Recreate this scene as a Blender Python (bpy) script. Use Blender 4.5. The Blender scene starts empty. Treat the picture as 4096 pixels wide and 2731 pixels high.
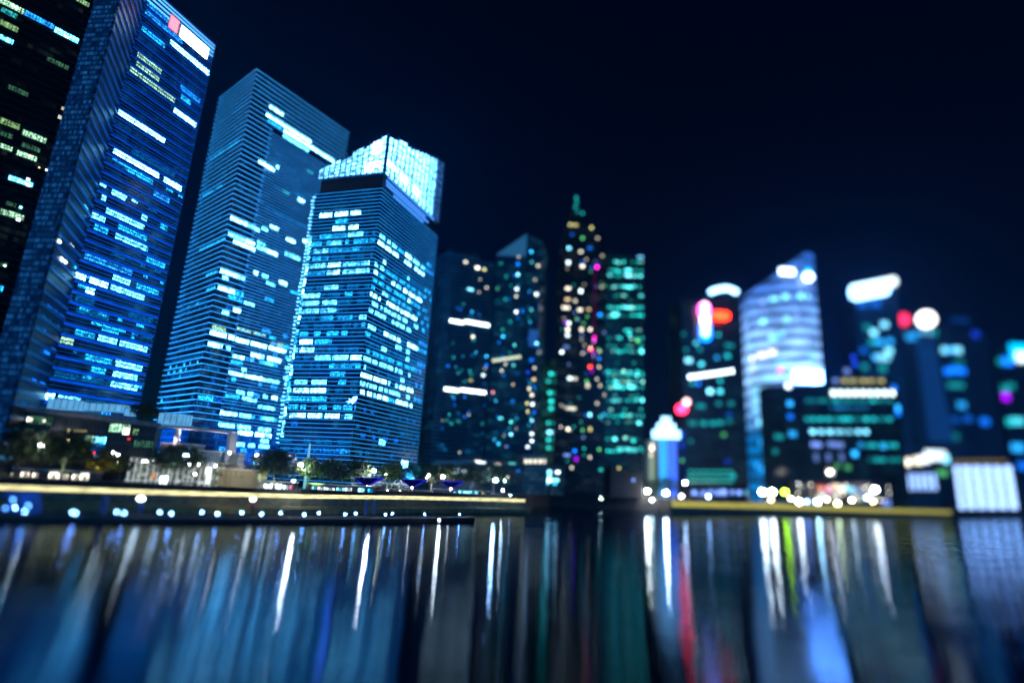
import bpy, math, random
from mathutils import Vector, Matrix
R = random.Random(7)
sc = bpy.context.scene
COL = sc.collection

# ------------------------------------------------------------------ camera
F = 2260.0                      # focal length in photo pixels (4096 wide)
PITCH = math.radians(13.862)
ROLL = math.radians(3.061)
H = 23.0                        # eye height over the water
FOCUS, BLUR = 345.0, 18800.0

def ray(px, py):
    u = (px - 2048) / F; v = (1365.5 - py) / F
    c, s = math.cos(ROLL), math.sin(ROLL)
    u, v = u * c - v * s, u * s + v * c
    f = math.cos(PITCH) - v * math.sin(PITCH)
    up = math.sin(PITCH) + v * math.cos(PITCH)
    return u / f, up / f

def P(px, py, Y):
    a, b = ray(px, py)
    return Vector((a * Y, Y, H + b * Y))

def atz(px, py, z):
    a, b = ray(px, py)
    Y = (z - H) / b
    return Vector((a * Y, Y, z))

cam = bpy.data.cameras.new('camera')
co = bpy.data.objects.new('camera', cam); COL.objects.link(co)
cam.sensor_width = 36; cam.lens = F / 4096 * 36
cam.clip_start = 0.5; cam.clip_end = 30000
fw = Vector((0, math.cos(PITCH), math.sin(PITCH)))
u0 = Vector((0, -math.sin(PITCH), math.cos(PITCH))); r0 = Vector((1, 0, 0))
c, s = math.cos(ROLL), math.sin(ROLL)
right = r0 * c + u0 * s
upv = -r0 * s + u0 * c
M = Matrix((right, upv, -fw)).transposed().to_4x4()
M.translation = (0, 0, H)
co.matrix_world = M
cam.dof.use_dof = True
cam.dof.focus_distance = FOCUS
cam.dof.aperture_fstop = (cam.lens / 1000) / (BLUR / F)
cam.dof.aperture_blades = 0
sc.camera = co

# ------------------------------------------------------------------ helpers
class MB:
    """collects faces, links them as one mesh object"""
    def __init__(s): s.v = []; s.f = []; s.uv = []; s.mi = []
    def face(s, pts, uv=None, mi=0):
        n = len(s.v); s.v += [tuple(p) for p in pts]
        s.f.append(tuple(range(n, n + len(pts))))
        s.uv.append(uv or [(0, 0)] * len(pts)); s.mi.append(mi)
    def prism(s, poly, z0, z1, mi=0, caps=True):
        """poly: ground points; z0/z1 number or one value per corner; side uvs in metres"""
        n = len(poly)
        a = z0 if isinstance(z0, (list, tuple)) else [z0] * n
        b = z1 if isinstance(z1, (list, tuple)) else [z1] * n
        u = 0
        for i in range(n):
            j = (i + 1) % n; p, q = poly[i], poly[j]
            L = math.hypot(q[0] - p[0], q[1] - p[1])
            s.face([(p[0], p[1], a[i]), (q[0], q[1], a[j]), (q[0], q[1], b[j]), (p[0], p[1], b[i])],
                   [(u, a[i]), (u + L, a[j]), (u + L, b[j]), (u, b[i])], mi)
            u += L
        if caps:
            s.face([(p[0], p[1], z) for p, z in zip(poly, b)], [(p[0], p[1]) for p in poly], mi)
            s.face([(p[0], p[1], z) for p, z in reversed(list(zip(poly, a)))], [(p[0], p[1]) for p in poly], mi)
    def box(s, c, size, rz=0, mi=0):
        hx, hy = size[0] / 2, size[1] / 2; cs, sn = math.cos(rz), math.sin(rz)
        poly = [(c[0] + x * cs - y * sn, c[1] + x * sn + y * cs) for x, y in ((-hx, -hy), (hx, -hy), (hx, hy), (-hx, hy))]
        s.prism(poly, c[2] - size[2] / 2, c[2] + size[2] / 2, mi)
    def tube(s, pts, rad, n=8, mi=0):
        pts = [Vector(p) for p in pts]
        if not isinstance(rad, (list, tuple)): rad = [rad] * len(pts)
        rings = []
        for i, p in enumerate(pts):
            d = (pts[min(i + 1, len(pts) - 1)] - pts[max(i - 1, 0)]).normalized()
            a = d.orthogonal().normalized(); b = d.cross(a)
            if i:
                pa = rings[-1][1]; a = (pa - d * pa.dot(d)).normalized(); b = d.cross(a)
            rings.append(([p + (a * math.cos(t) + b * math.sin(t)) * rad[i] for t in [2 * math.pi * k / n for k in range(n)]], a))
        base = len(s.v)
        for r, _ in rings: s.v += [tuple(p) for p in r]
        def add(f): s.f.append(f); s.uv.append([(0, 0)] * len(f)); s.mi.append(mi)
        for i in range(len(rings) - 1):
            for k in range(n):
                k2 = (k + 1) % n
                add((base + i * n + k, base + i * n + k2, base + (i + 1) * n + k2, base + (i + 1) * n + k))
        add(tuple(base + k for k in reversed(range(n))))
        add(tuple(base + (len(rings) - 1) * n + k for k in range(n)))
    def ball(s, c, r, n=10, m=6, sz=1.0, mi=0):
        base = len(s.v); c = Vector(c)
        s.v.append((c.x, c.y, c.z + r * sz))
        for i in range(1, m):
            t = math.pi * i / m
            for k in range(n):
                a = 2 * math.pi * k / n
                s.v.append((c.x + r * math.sin(t) * math.cos(a), c.y + r * math.sin(t) * math.sin(a), c.z + r * sz * math.cos(t)))
        s.v.append((c.x, c.y, c.z - r * sz)); last = len(s.v) - 1
        def add(f): s.f.append(f); s.uv.append([(0, 0)] * len(f)); s.mi.append(mi)
        for k in range(n):
            k2 = (k + 1) % n
            add((base, base + 1 + k, base + 1 + k2))
            for i in range(m - 2):
                a0 = base + 1 + i * n; b0 = a0 + n
                add((a0 + k, b0 + k, b0 + k2, a0 + k2))
            add((last, base + 1 + (m - 2) * n + k2, base + 1 + (m - 2) * n + k))
    def build(s, name, mat, parent=None, smooth=False):
        o0 = abs_loc(parent) if parent else Vector((0, 0, 0))
        me = bpy.data.meshes.new(name)
        me.from_pydata([tuple(Vector(p) - o0) for p in s.v], [], s.f)
        for m in (mat if isinstance(mat, (list, tuple)) else [mat]): me.materials.append(m)
        uvl = me.uv_layers.new(name='UVMap')
        flat = [c for f in s.uv for p in f for c in p]
        uvl.data.foreach_set('uv', flat)
        me.polygons.foreach_set('material_index', s.mi)
        if smooth: me.polygons.foreach_set('use_smooth', [True] * len(s.f))
        me.update()
        o = bpy.data.objects.new(name, me); COL.objects.link(o)
        if parent: o.parent = parent
        return o

def abs_loc(o):
    v = Vector((0, 0, 0))
    while o: v += o.location; o = o.parent
    return v

def tag(o, label=None, cat=None, group=None, kind=None):
    if label: o['label'] = label
    if cat: o['category'] = cat
    if group: o['group'] = group
    if kind: o['kind'] = kind
    return o

def thing(name, label, cat, loc=(0, 0, 0), group=None):
    o = bpy.data.objects.new(name, None); COL.objects.link(o); o.location = loc
    o.empty_display_size = 1
    return tag(o, label, cat, group)

def dup(root, loc, label, rz=0, sc_=1.0):
    r = root.copy(); COL.objects.link(r); r.location = loc; r.rotation_euler = (0, 0, rz); r.scale = (sc_,) * 3
    r['label'] = label
    for ch in list(root.children):
        cc = ch.copy(); COL.objects.link(cc); cc.parent = r
        for g in list(ch.children):
            d = g.copy(); COL.objects.link(d); d.parent = cc
    return r

# ------------------------------------------------------------------ materials
def newmat(name):
    m = bpy.data.materials.new(name); m.use_nodes = True
    nt = m.node_tree; nt.nodes.clear()
    out = nt.nodes.new('ShaderNodeOutputMaterial')
    return m, nt, out

def N(nt, t, **kw):
    n = nt.nodes.new(t)
    for k, v in kw.items():
        if k == 'inp':
            for i, x in v.items(): n.inputs[i].default_value = x
        else: setattr(n, k, v)
    return n

def math_(nt, op, a, b=None, c=None):
    n = nt.nodes.new('ShaderNodeMath'); n.operation = op
    for i, x in enumerate((a, b, c)):
        if x is None: continue
        if isinstance(x, (int, float)): n.inputs[i].default_value = x
        else: nt.links.new(x, n.inputs[i])
    return n.outputs[0]

_cache = {}
def solid(name, col, rough=.6, metal=0.0, vary=.25, scale=.4, spec=.5):
    k = ('s', name)
    if k in _cache: return _cache[k]
    m, nt, out = newmat(name)
    b = N(nt, 'ShaderNodeBsdfPrincipled')
    tc = N(nt, 'ShaderNodeTexCoord')
    no = N(nt, 'ShaderNodeTexNoise', inp={'Scale': scale, 'Detail': 5})
    nt.links.new(tc.outputs['Object'], no.inputs['Vector'])
    mr = N(nt, 'ShaderNodeMapRange', inp={1: .3, 2: .7, 3: 1 - vary, 4: 1 + vary})
    nt.links.new(no.outputs['Fac'], mr.inputs[0])
    mx = N(nt, 'ShaderNodeVectorMath', operation='SCALE'); mx.inputs[0].default_value = col
    nt.links.new(mr.outputs[0], mx.inputs['Scale'])
    nt.links.new(mx.outputs[0], b.inputs['Base Color'])
    b.inputs['Roughness'].default_value = rough; b.inputs['Metallic'].default_value = metal
    b.inputs['Specular IOR Level'].default_value = spec
    nt.links.new(b.outputs[0], out.inputs[0])
    _cache[k] = m
    return m

def glow(name, col, strength, sample=True):
    k = ('g', name, tuple(col), strength)
    if k in _cache: return _cache[k]
    m, nt, out = newmat(name)
    e = N(nt, 'ShaderNodeEmission'); e.inputs[0].default_value = (*col, 1); e.inputs[1].default_value = strength
    nt.links.new(e.outputs[0], out.inputs[0])
    if not sample: m.cycles.emission_sampling = 'NONE'
    _cache[k] = m
    return m

def window_mat(name, col, strength, bay=1.6, dots=True, even=False):
    """a lit office behind glass: mullions every bay, uneven rooms, bright ceiling lamps"""
    k = ('w', name)
    if k in _cache: return _cache[k]
    m, nt, out = newmat(name)
    tc = N(nt, 'ShaderNodeTexCoord')
    sp = N(nt, 'ShaderNodeSeparateXYZ'); nt.links.new(tc.outputs['UV'], sp.inputs[0])
    u, v = sp.outputs[0], sp.outputs[1]
    cu = math_(nt, 'FLOOR', math_(nt, 'DIVIDE', u, bay * 1.0))
    fu = math_(nt, 'FRACT', math_(nt, 'DIVIDE', u, bay))
    mull = math_(nt, 'GREATER_THAN', fu, .1)
    cmb = N(nt, 'ShaderNodeCombineXYZ'); nt.links.new(cu, cmb.inputs[0]); nt.links.new(math_(nt, 'FLOOR', math_(nt, 'MULTIPLY', v, 1 / 3.0)), cmb.inputs[1])
    wn = N(nt, 'ShaderNodeTexWhiteNoise'); nt.links.new(cmb.outputs[0], wn.inputs['Vector'])
    no = N(nt, 'ShaderNodeTexNoise', inp={'Scale': .55, 'Detail': 3}); nt.links.new(tc.outputs['UV'], no.inputs['Vector'])
    r1 = N(nt, 'ShaderNodeMapRange', inp={1: .38, 2: .62, 3: .15, 4: 1.5}); nt.links.new(no.outputs['Fac'], r1.inputs[0])
    a = math_(nt, 'MULTIPLY_ADD', wn.outputs['Value'], .9, .35)
    a = math_(nt, 'MULTIPLY', a, r1.outputs[0])
    if dots:
        # rows of ceiling lamps seen through the glass
        vo = N(nt, 'ShaderNodeTexVoronoi', inp={'Scale': .75, 'Randomness': .35}); nt.links.new(tc.outputs['UV'], vo.inputs['Vector'])
        d = math_(nt, 'LESS_THAN', vo.outputs['Distance'], .33)
        a = math_(nt, 'ADD', a, math_(nt, 'MULTIPLY', d, 1.6))
    if even: a = math_(nt, 'MULTIPLY_ADD', wn.outputs['Value'], .35, .8)
    a = math_(nt, 'MULTIPLY', a, mull)
    e = N(nt, 'ShaderNodeEmission'); e.inputs[0].default_value = (*col, 1)
    nt.links.new(math_(nt, 'MULTIPLY', a, strength), e.inputs[1])
    nt.links.new(e.outputs[0], out.inputs[0])
    m.cycles.emission_sampling = 'NONE'
    _cache[k] = m
    return m

def facade_mat(name, base, bay, floor, dens, col, strength, rough=.12, base2=None):
    """dark curtain wall glass with mullions; a share of the panes shows a faint light inside"""
    m, nt, out = newmat(name)
    tc = N(nt, 'ShaderNodeTexCoord')
    sp = N(nt, 'ShaderNodeSeparateXYZ'); nt.links.new(tc.outputs['UV'], sp.inputs[0])
    u, v = sp.outputs[0], sp.outputs[1]
    cu = math_(nt, 'FLOOR', math_(nt, 'DIVIDE', u, bay)); cv = math_(nt, 'FLOOR', math_(nt, 'DIVIDE', v, floor))
    fu = math_(nt, 'FRACT', math_(nt, 'DIVIDE', u, bay)); fv = math_(nt, 'FRACT', math_(nt, 'DIVIDE', v, floor))
    cmb = N(nt, 'ShaderNodeCombineXYZ'); nt.links.new(cu, cmb.inputs[0]); nt.links.new(cv, cmb.inputs[1])
    wn = N(nt, 'ShaderNodeTexWhiteNoise'); nt.links.new(cmb.outputs[0], wn.inputs['Vector'])
    sc2 = N(nt, 'ShaderNodeVectorMath', operation='MULTIPLY'); nt.links.new(cmb.outputs[0], sc2.inputs[0]); sc2.inputs[1].default_value = (.09, .45, 1)
    no = N(nt, 'ShaderNodeTexNoise', inp={'Scale': 1.0, 'Detail': 2}); nt.links.new(sc2.outputs[0], no.inputs['Vector'])
    r1 = N(nt, 'ShaderNodeMapRange', inp={1: .62 - .3 * dens, 2: .72 - .2 * dens, 3: 0, 4: 1}); nt.links.new(no.outputs['Fac'], r1.inputs[0])
    lit = math_(nt, 'MULTIPLY', r1.outputs[0], math_(nt, 'POWER', wn.outputs['Value'], 1.5))
    pane = math_(nt, 'MULTIPLY', math_(nt, 'GREATER_THAN', fu, .08), math_(nt, 'MULTIPLY', math_(nt, 'GREATER_THAN', fv, .28), math_(nt, 'LESS_THAN', fv, .93)))
    lit = math_(nt, 'MULTIPLY', lit, pane)
    b = N(nt, 'ShaderNodeBsdfPrincipled')
    mx = N(nt, 'ShaderNodeMix', data_type='RGBA')
    mx.inputs[6].default_value = (*(base2 or [x * 1.8 + .01 for x in base]), 1); mx.inputs[7].default_value = (*base, 1)
    nt.links.new(pane, mx.inputs[0]); nt.links.new(mx.outputs[2], b.inputs['Base Color'])
    b.inputs['Roughness'].default_value = rough
    b.inputs['Emission Color'].default_value = (*col, 1)
    nt.links.new(math_(nt, 'MULTIPLY', lit, strength), b.inputs['Emission Strength'])
    nt.links.new(b.outputs[0], out.inputs[0])
    m.cycles.emission_sampling = 'NONE'
    return m

WHITE = (.72, .9, 1); CW = (.20, .72, 1); CYAN = (.03, .52, 1); BLUE = (.005, .18, 1); TEAL = (.015, .55, .52); WARM = (1, .74, .42)
YEL = (.85, .8, .3); RED = (1, .05, .03); MAG = (1, .02, .6); PUR = (.3, .0, .75); LAV = (.2, .36, 1); GRN = (.1, .6, .2); DBLUE = (.01, .06, .8)
CREAM = (1, .93, .75); AQUA = (.10, .8, .85); LIME = (.45, .85, .02); PINK = (1, .3, .45)
COLS = dict(w=WHITE, cw=CW, c=CYAN, b=BLUE, t=TEAL, y=WARM, Y=YEL, r=RED, m=MAG, p=PUR, l=LAV, g=GRN, d=DBLUE, k=CREAM, a=AQUA, L=LIME, P=PINK)

# ------------------------------------------------------------------ world, light
world = bpy.data.worlds.new('World'); sc.world = world; world.use_nodes = True
nt = world.node_tree; bg = nt.nodes['Background']
sky = nt.nodes.new('ShaderNodeTexSky'); sky.sky_type = 'NISHITA'; sky.sun_disc = False
SUN_EL, SUN_AZ = math.radians(9), math.radians(160)
sky.sun_elevation = math.radians(.6); sky.sun_rotation = math.radians(-55)
mixn = nt.nodes.new('ShaderNodeMix'); mixn.data_type = 'RGBA'; mixn.blend_type = 'MULTIPLY'; mixn.inputs[0].default_value = 1
nt.links.new(sky.outputs[0], mixn.inputs[6]); mixn.inputs[7].default_value = (.0, .09, .40, 1)
nt.links.new(mixn.outputs[2], bg.inputs[0]); bg.inputs[1].default_value = 0.05

sun = bpy.data.lights.new('fill_sun', 'SUN'); so = bpy.data.objects.new('fill_sun', sun); COL.objects.link(so)
sun.energy = .5; sun.angle = math.radians(.5); sun.color = (.02, .36, 1)  # unseen blue sun, added as fill on the louvres
d = Vector((math.sin(SUN_AZ) * math.cos(SUN_EL), math.cos(SUN_AZ) * math.cos(SUN_EL), math.sin(SUN_EL)))   # towards the light
so.rotation_euler = d.to_track_quat('Z', 'Y').to_euler()

def spot(loc, target, energy, col, ang=60, rad=1.0, name='floodlight', blend=.6):
    l = bpy.data.lights.new(name, 'SPOT'); o = bpy.data.objects.new(name, l); COL.objects.link(o)
    l.energy = energy; l.color = col; l.spot_size = math.radians(ang); l.spot_blend = blend; l.shadow_soft_size = rad
    o.location = loc
    o.rotation_euler = (Vector(loc) - Vector(target)).to_track_quat('Z', 'Y').to_euler()
    return o

sc.view_settings.view_transform = 'Standard'; sc.view_settings.look = 'None'
sc.view_settings.exposure = 0; sc.view_settings.gamma = 1
cy = sc.cycles
cy.use_denoising = True
cy.max_bounces = 5; cy.diffuse_bounces = 2; cy.glossy_bounces = 3; cy.transmission_bounces = 2
cy.sample_clamp_indirect = 6; cy.caustics_reflective = False; cy.caustics_refractive = False
GZ = 12.8

# ------------------------------------------------------------------ setting: water, land, quay
STRIP_Z = 9.9
strip_px = [(0, 1937), (400, 1951), (700, 1961), (1000, 1970), (1200, 1976), (1600, 1982), (2000, 1992), (2100, 1996)]
coast = [atz(x, y, STRIP_Z) for x, y in strip_px]
d0 = (coast[0] - coast[1]).normalized()
coast = [coast[0] + d0 * 260, coast[0] + d0 * 60] + coast
NL = len(coast)                                   # the last left-bank point
a_, _ = ray(2105, 2020)
coast += [Vector((a_ * 560 + 6, 560, 0))]         # the bank turns back into the inlet
def xat(px, Y): return Vector((ray(px, 2020)[0] * Y, Y, 0))
coast += [xat(2200, 610), xat(2640, 612)]
NR = len(coast)
coast += [xat(2685, 590), xat(2850, 640), xat(3000, 700), xat(3250, 780), xat(3500, 865), xat(3800, 1100), xat(4096, 1500), xat(4500, 2500)]
C2 = [(p.x, p.y) for p in coast]

def offs(line, dist):
    """offset an open ground line towards the water (to the right of its direction)"""
    out = []
    for i, p in enumerate(line):
        p0 = Vector(line[max(i - 1, 0)]); p1 = Vector(line[min(i + 1, len(line) - 1)])
        t = (p1 - p0).normalized()
        out.append((p[0] + t.y * dist, p[1] - t.x * dist))
    return out

# water: one sheet to the horizon
m, nt, out = newmat('water')
tc = N(nt, 'ShaderNodeTexCoord')
mp = N(nt, 'ShaderNodeMapping'); mp.inputs['Scale'].default_value = (.085, .34, 1); mp.inputs['Rotation'].default_value = (0, 0, .12)
nt.links.new(tc.outputs['Object'], mp.inputs[0])
n1 = N(nt, 'ShaderNodeTexNoise', inp={'Scale': 1.0, 'Detail': 2, 'Roughness': .5}); nt.links.new(mp.outputs[0], n1.inputs['Vector'])
bp = N(nt, 'ShaderNodeBump', inp={'Strength': 1.0, 'Distance': WAVE if 'WAVE' in globals() else .2}); nt.links.new(n1.outputs['Fac'], bp.inputs['Height'])
mp2 = N(nt, 'ShaderNodeMapping'); mp2.inputs['Scale'].default_value = (.022, .09, 1); mp2.inputs['Rotation'].default_value = (0, 0, -.2); nt.links.new(tc.outputs['Object'], mp2.inputs[0])
n2 = N(nt, 'ShaderNodeTexNoise', inp={'Scale': 1.0, 'Detail': 2, 'Roughness': .5}); nt.links.new(mp2.outputs[0], n2.inputs['Vector'])
bp2 = N(nt, 'ShaderNodeBump', inp={'Strength': 1.0, 'Distance': .45}); nt.links.new(n2.outputs['Fac'], bp2.inputs['Height']); nt.links.new(bp.outputs[0], bp2.inputs['Normal'])
gl = N(nt, 'ShaderNodeBsdfGlossy', inp={'Color': (.46, .62, .82, 1), 'Roughness': .045}); fr_ = N(nt, 'ShaderNodeFresnel', inp={'IOR': 1.33}); df = N(nt, 'ShaderNodeBsdfDiffuse', inp={'Color': (.0, .003, .006, 1)})
for n_ in (gl, fr_): nt.links.new(bp2.outputs[0], n_.inputs['Normal'])
ms = N(nt, 'ShaderNodeMixShader'); nt.links.new(fr_.outputs[0], ms.inputs[0]); nt.links.new(df.outputs[0], ms.inputs[1]); nt.links.new(gl.outputs[0], ms.inputs[2])
nt.links.new(ms.outputs[0], out.inputs[0])
w = MB(); w.face([(-3400, -500, 0), (4400, -500, 0), (4400, 4900, 0), (-3400, 4900, 0)])
tag(w.build('water', m), kind='structure')

pave = solid('paving', (.10, .095, .09), .8, vary=.3, scale=.15)
land = MB()
far = [(4300, 2900), (4300, 4890), (-3390, 4890), (-3390, C2[0][1] - 60)]
land.face([(x, y, GZ) for x, y in C2 + far])
# the inlet side drops as a dark wall so the sheet has a visible edge everywhere
tag(land.build('ground', pave), kind='structure')

stone = solid('quay_stone', (.15, .15, .10), .75, vary=.4, scale=.25)
darkstone = solid('dark_quay_stone', (.018, .02, .024), .8, vary=.4, scale=.2)
tierstone = solid('lower_tier_stone', (.22, .20, .09), .75, vary=.35, scale=.3)
m_strip = None
def strip_mat(name, col, strength):
    m, nt, out = newmat(name)
    tc = N(nt, 'ShaderNodeTexCoord')
    mp = N(nt, 'ShaderNodeMapping'); mp.inputs['Scale'].default_value = (.16, .9, 1); nt.links.new(tc.outputs['UV'], mp.inputs[0])
    no = N(nt, 'ShaderNodeTexNoise', inp={'Scale': 1, 'Detail': 3}); nt.links.new(mp.outputs[0], no.inputs['Vector'])
    r1 = N(nt, 'ShaderNodeMapRange', inp={1: .3, 2: .7, 3: .55, 4: 1.4}); nt.links.new(no.outputs['Fac'], r1.inputs[0])
    e = N(nt, 'ShaderNodeEmission'); e.inputs[0].default_value = (*col, 1)
    nt.links.new(math_(nt, 'MULTIPLY', r1.outputs[0], strength), e.inputs[1]); nt.links.new(e.outputs[0], out.inputs[0])
    return m

def ribbon(mb, line, z0, z1, mi=0):
    u = 0
    for p, q in zip(line, line[1:]):
        L = math.hypot(q[0] - p[0], q[1] - p[1])
        mb.face([(p[0], p[1], z0), (q[0], q[1], z0), (q[0], q[1], z1), (p[0], p[1], z1)], [(u, z0), (u + L, z0), (u + L, z1), (u, z1)], mi); u += L
def shelf(mb, la, lb, z, mi=0):
    u = 0
    for i in range(len(la) - 1):
        L = math.hypot(la[i + 1][0] - la[i][0], la[i + 1][1] - la[i][1])
        mb.face([(*la[i], z), (*la[i + 1], z), (*lb[i + 1], z), (*lb[i], z)], [(u, 0), (u + L, 0), (u + L, 1), (u, 1)], mi); u += L
def profile(mb, line, prof):
    """sweep (offset, z) steps along a line"""
    for (o0, z0), (o1, z1) in zip(prof, prof[1:]):
        A, B = offs(line, o0), offs(line, o1)
        u = 0
        for i in range(len(line) - 1):
            L = math.hypot(line[i + 1][0] - line[i][0], line[i + 1][1] - line[i][1])
            h_ = math.hypot(o1 - o0, z1 - z0)
            mb.face([(*A[i], z0), (*A[i + 1], z0), (*B[i + 1], z1), (*B[i], z1)], [(u, 0), (u + L, 0), (u + L, h_), (u, h_)]); u += L

LB = C2[:NL]; IN = C2[NL - 1:NR + 1]; RB = C2[NR:]
q = thing('quay_wall', 'long stepped stone quay wall with a glowing pale yellow light strip, below the promenade trees', 'quay wall', (LB[4][0], LB[4][1], 0))
mb = MB(); profile(mb, LB, [(0, GZ - .004), (1.2, GZ - .004), (1.2, STRIP_Z + .1), (.5, STRIP_Z + .1)]); mb.build('parapet', darkstone, q)
mb = MB(); profile(mb, LB, [(.3, STRIP_Z + .1), (.3, 7.6)]); mb.build('light_strip', strip_mat('yellow_light_strip', (1, .92, .46), 1.15), q)
mb = MB(); profile(mb, LB, [(.5, 7.7), (2.2, 7.7), (2.2, 6.6), (2.6, 6.6), (2.6, 3.6)]); mb.build('wall', stone, q)
mb = MB(); profile(mb, LB, [(2.6, 3.6), (7, 3.55), (7, 2.7), (10.5, 2.65), (10.5, -1)]); mb.build('lower_deck', tierstone, q)
mb = MB()
line = offs(LB, .7)
for i in range(len(line) - 1):
    p, q2 = Vector(line[i]), Vector(line[i + 1]); L = (q2 - p).length; n = max(1, int(L / 2.4))
    for k in range(n):
        t = p.lerp(q2, k / n); mb.box((t.x, t.y, GZ + .5), (.09, .09, 1.0))
    for z in (GZ + .45, GZ + 1.02):
        mb.tube([(p.x, p.y, z), (q2.x, q2.y, z)], .05, 5)
mb.build('railing', solid('dark_rail', (.03, .03, .035), .5), q)

q = thing('inlet_wall', 'unlit dark stone wall of the inlet between the two glowing quay walls', 'quay wall', (IN[1][0], IN[1][1], 0))
mb = MB(); profile(mb, IN, [(0, GZ - .004), (1, GZ - .004), (1, -1)]); mb.build('wall', darkstone, q)
mb = MB(); profile(mb, IN, [(.9, GZ), (.9, GZ + 1.1), (.8, GZ + 1.1), (.8, GZ)]); mb.build('parapet', darkstone, q)
q = thing('quay_wall', 'quay wall across the bay with an olive yellow light strip, below the sail shaped tower', 'quay wall', (RB[2][0], RB[2][1], 0))
mb = MB(); profile(mb, RB, [(0, GZ - .004), (1.5, GZ - .004), (1.5, 12.3), (.8, 12.3)]); mb.build('parapet', darkstone, q)
mb = MB(); profile(mb, RB[:6], [(.6, 12.3), (.6, 6.5)]); mb.build('light_strip', strip_mat('olive_light_strip', (.78, .72, .15), .6), q)
mb = MB(); profile(mb, RB, [(.8, 6.5), (2.5, 6.5), (2.5, -1)]); mb.build('wall', stone, q)

# ------------------------------------------------------------------ towers
def inset(poly, d):
    """grow a convex polygon by d metres"""
    n = len(poly); A = sum(poly[i][0] * poly[(i + 1) % n][1] - poly[(i + 1) % n][0] * poly[i][1] for i in range(n))
    sg = 1 if A > 0 else -1
    L = []
    for i in range(n):
        p, q = Vector(poly[i]), Vector(poly[(i + 1) % n]); t = (q - p).normalized(); nrm = Vector((t.y, -t.x)) * sg
        L.append((p + nrm * d, t))
    out = []
    for i in range(n):
        (p, t), (q, s_) = L[i - 1], L[i]
        cr = t.x * s_.y - t.y * s_.x
        if abs(cr) < 1e-4: out.append((q.x, q.y)); continue
        k = ((q.x - p.x) * s_.y - (q.y - p.y) * s_.x) / cr
        out.append((p.x + t.x * k, p.y + t.y * k))
    return out

class Face:
    """a vertical facade between two ground points, found again from photo pixels"""
    def __init__(s, p, q, cen, out=.06):
        s.p, s.q = Vector(p), Vector(q); s.t = (s.q - s.p); s.L = s.t.length; s.t.normalize()
        s.n = Vector((s.t.y, -s.t.x))
        if s.n.dot(s.p - Vector(cen)) < 0: s.n = -s.n
        s.out = out
    def at(s, px, py):
        a, b = ray(px, py)
        # point Y*(a,1) on the line p + t*k
        k_den = a * s.t.y - s.t.x
        Y = (s.p.x * s.t.y - s.p.y * s.t.x) / k_den
        k = (Vector((a * Y, Y)) - s.p).dot(s.t)
        return k, H + b * Y, Y
    def quad(s, k0, k1, z0, z1, mb, off=None, mi=0):
        o = s.out if off is None else off
        a = s.p + s.t * k0 + s.n * o; b = s.p + s.t * k1 + s.n * o
        pts = [(a.x, a.y, z0), (b.x, b.y, z0), (b.x, b.y, z1), (a.x, a.y, z1)]
        uv = [(k0, z0), (k1, z0), (k1, z1), (k0, z1)]
        mb.face(pts, uv, mi)
        # thin reveal so the pane is a slab, not a sheet
        a2, b2 = a - s.n * (o * .8), b - s.n * (o * .8)
        mb.face([(a.x, a.y, z1), (b.x, b.y, z1), (b2.x, b2.y, z1), (a2.x, a2.y, z1)], uv, mi)
        mb.face([(a.x, a.y, z0), (b.x, b.y, z0), (b2.x, b2.y, z0), (a2.x, a2.y, z0)], uv, mi)

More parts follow.
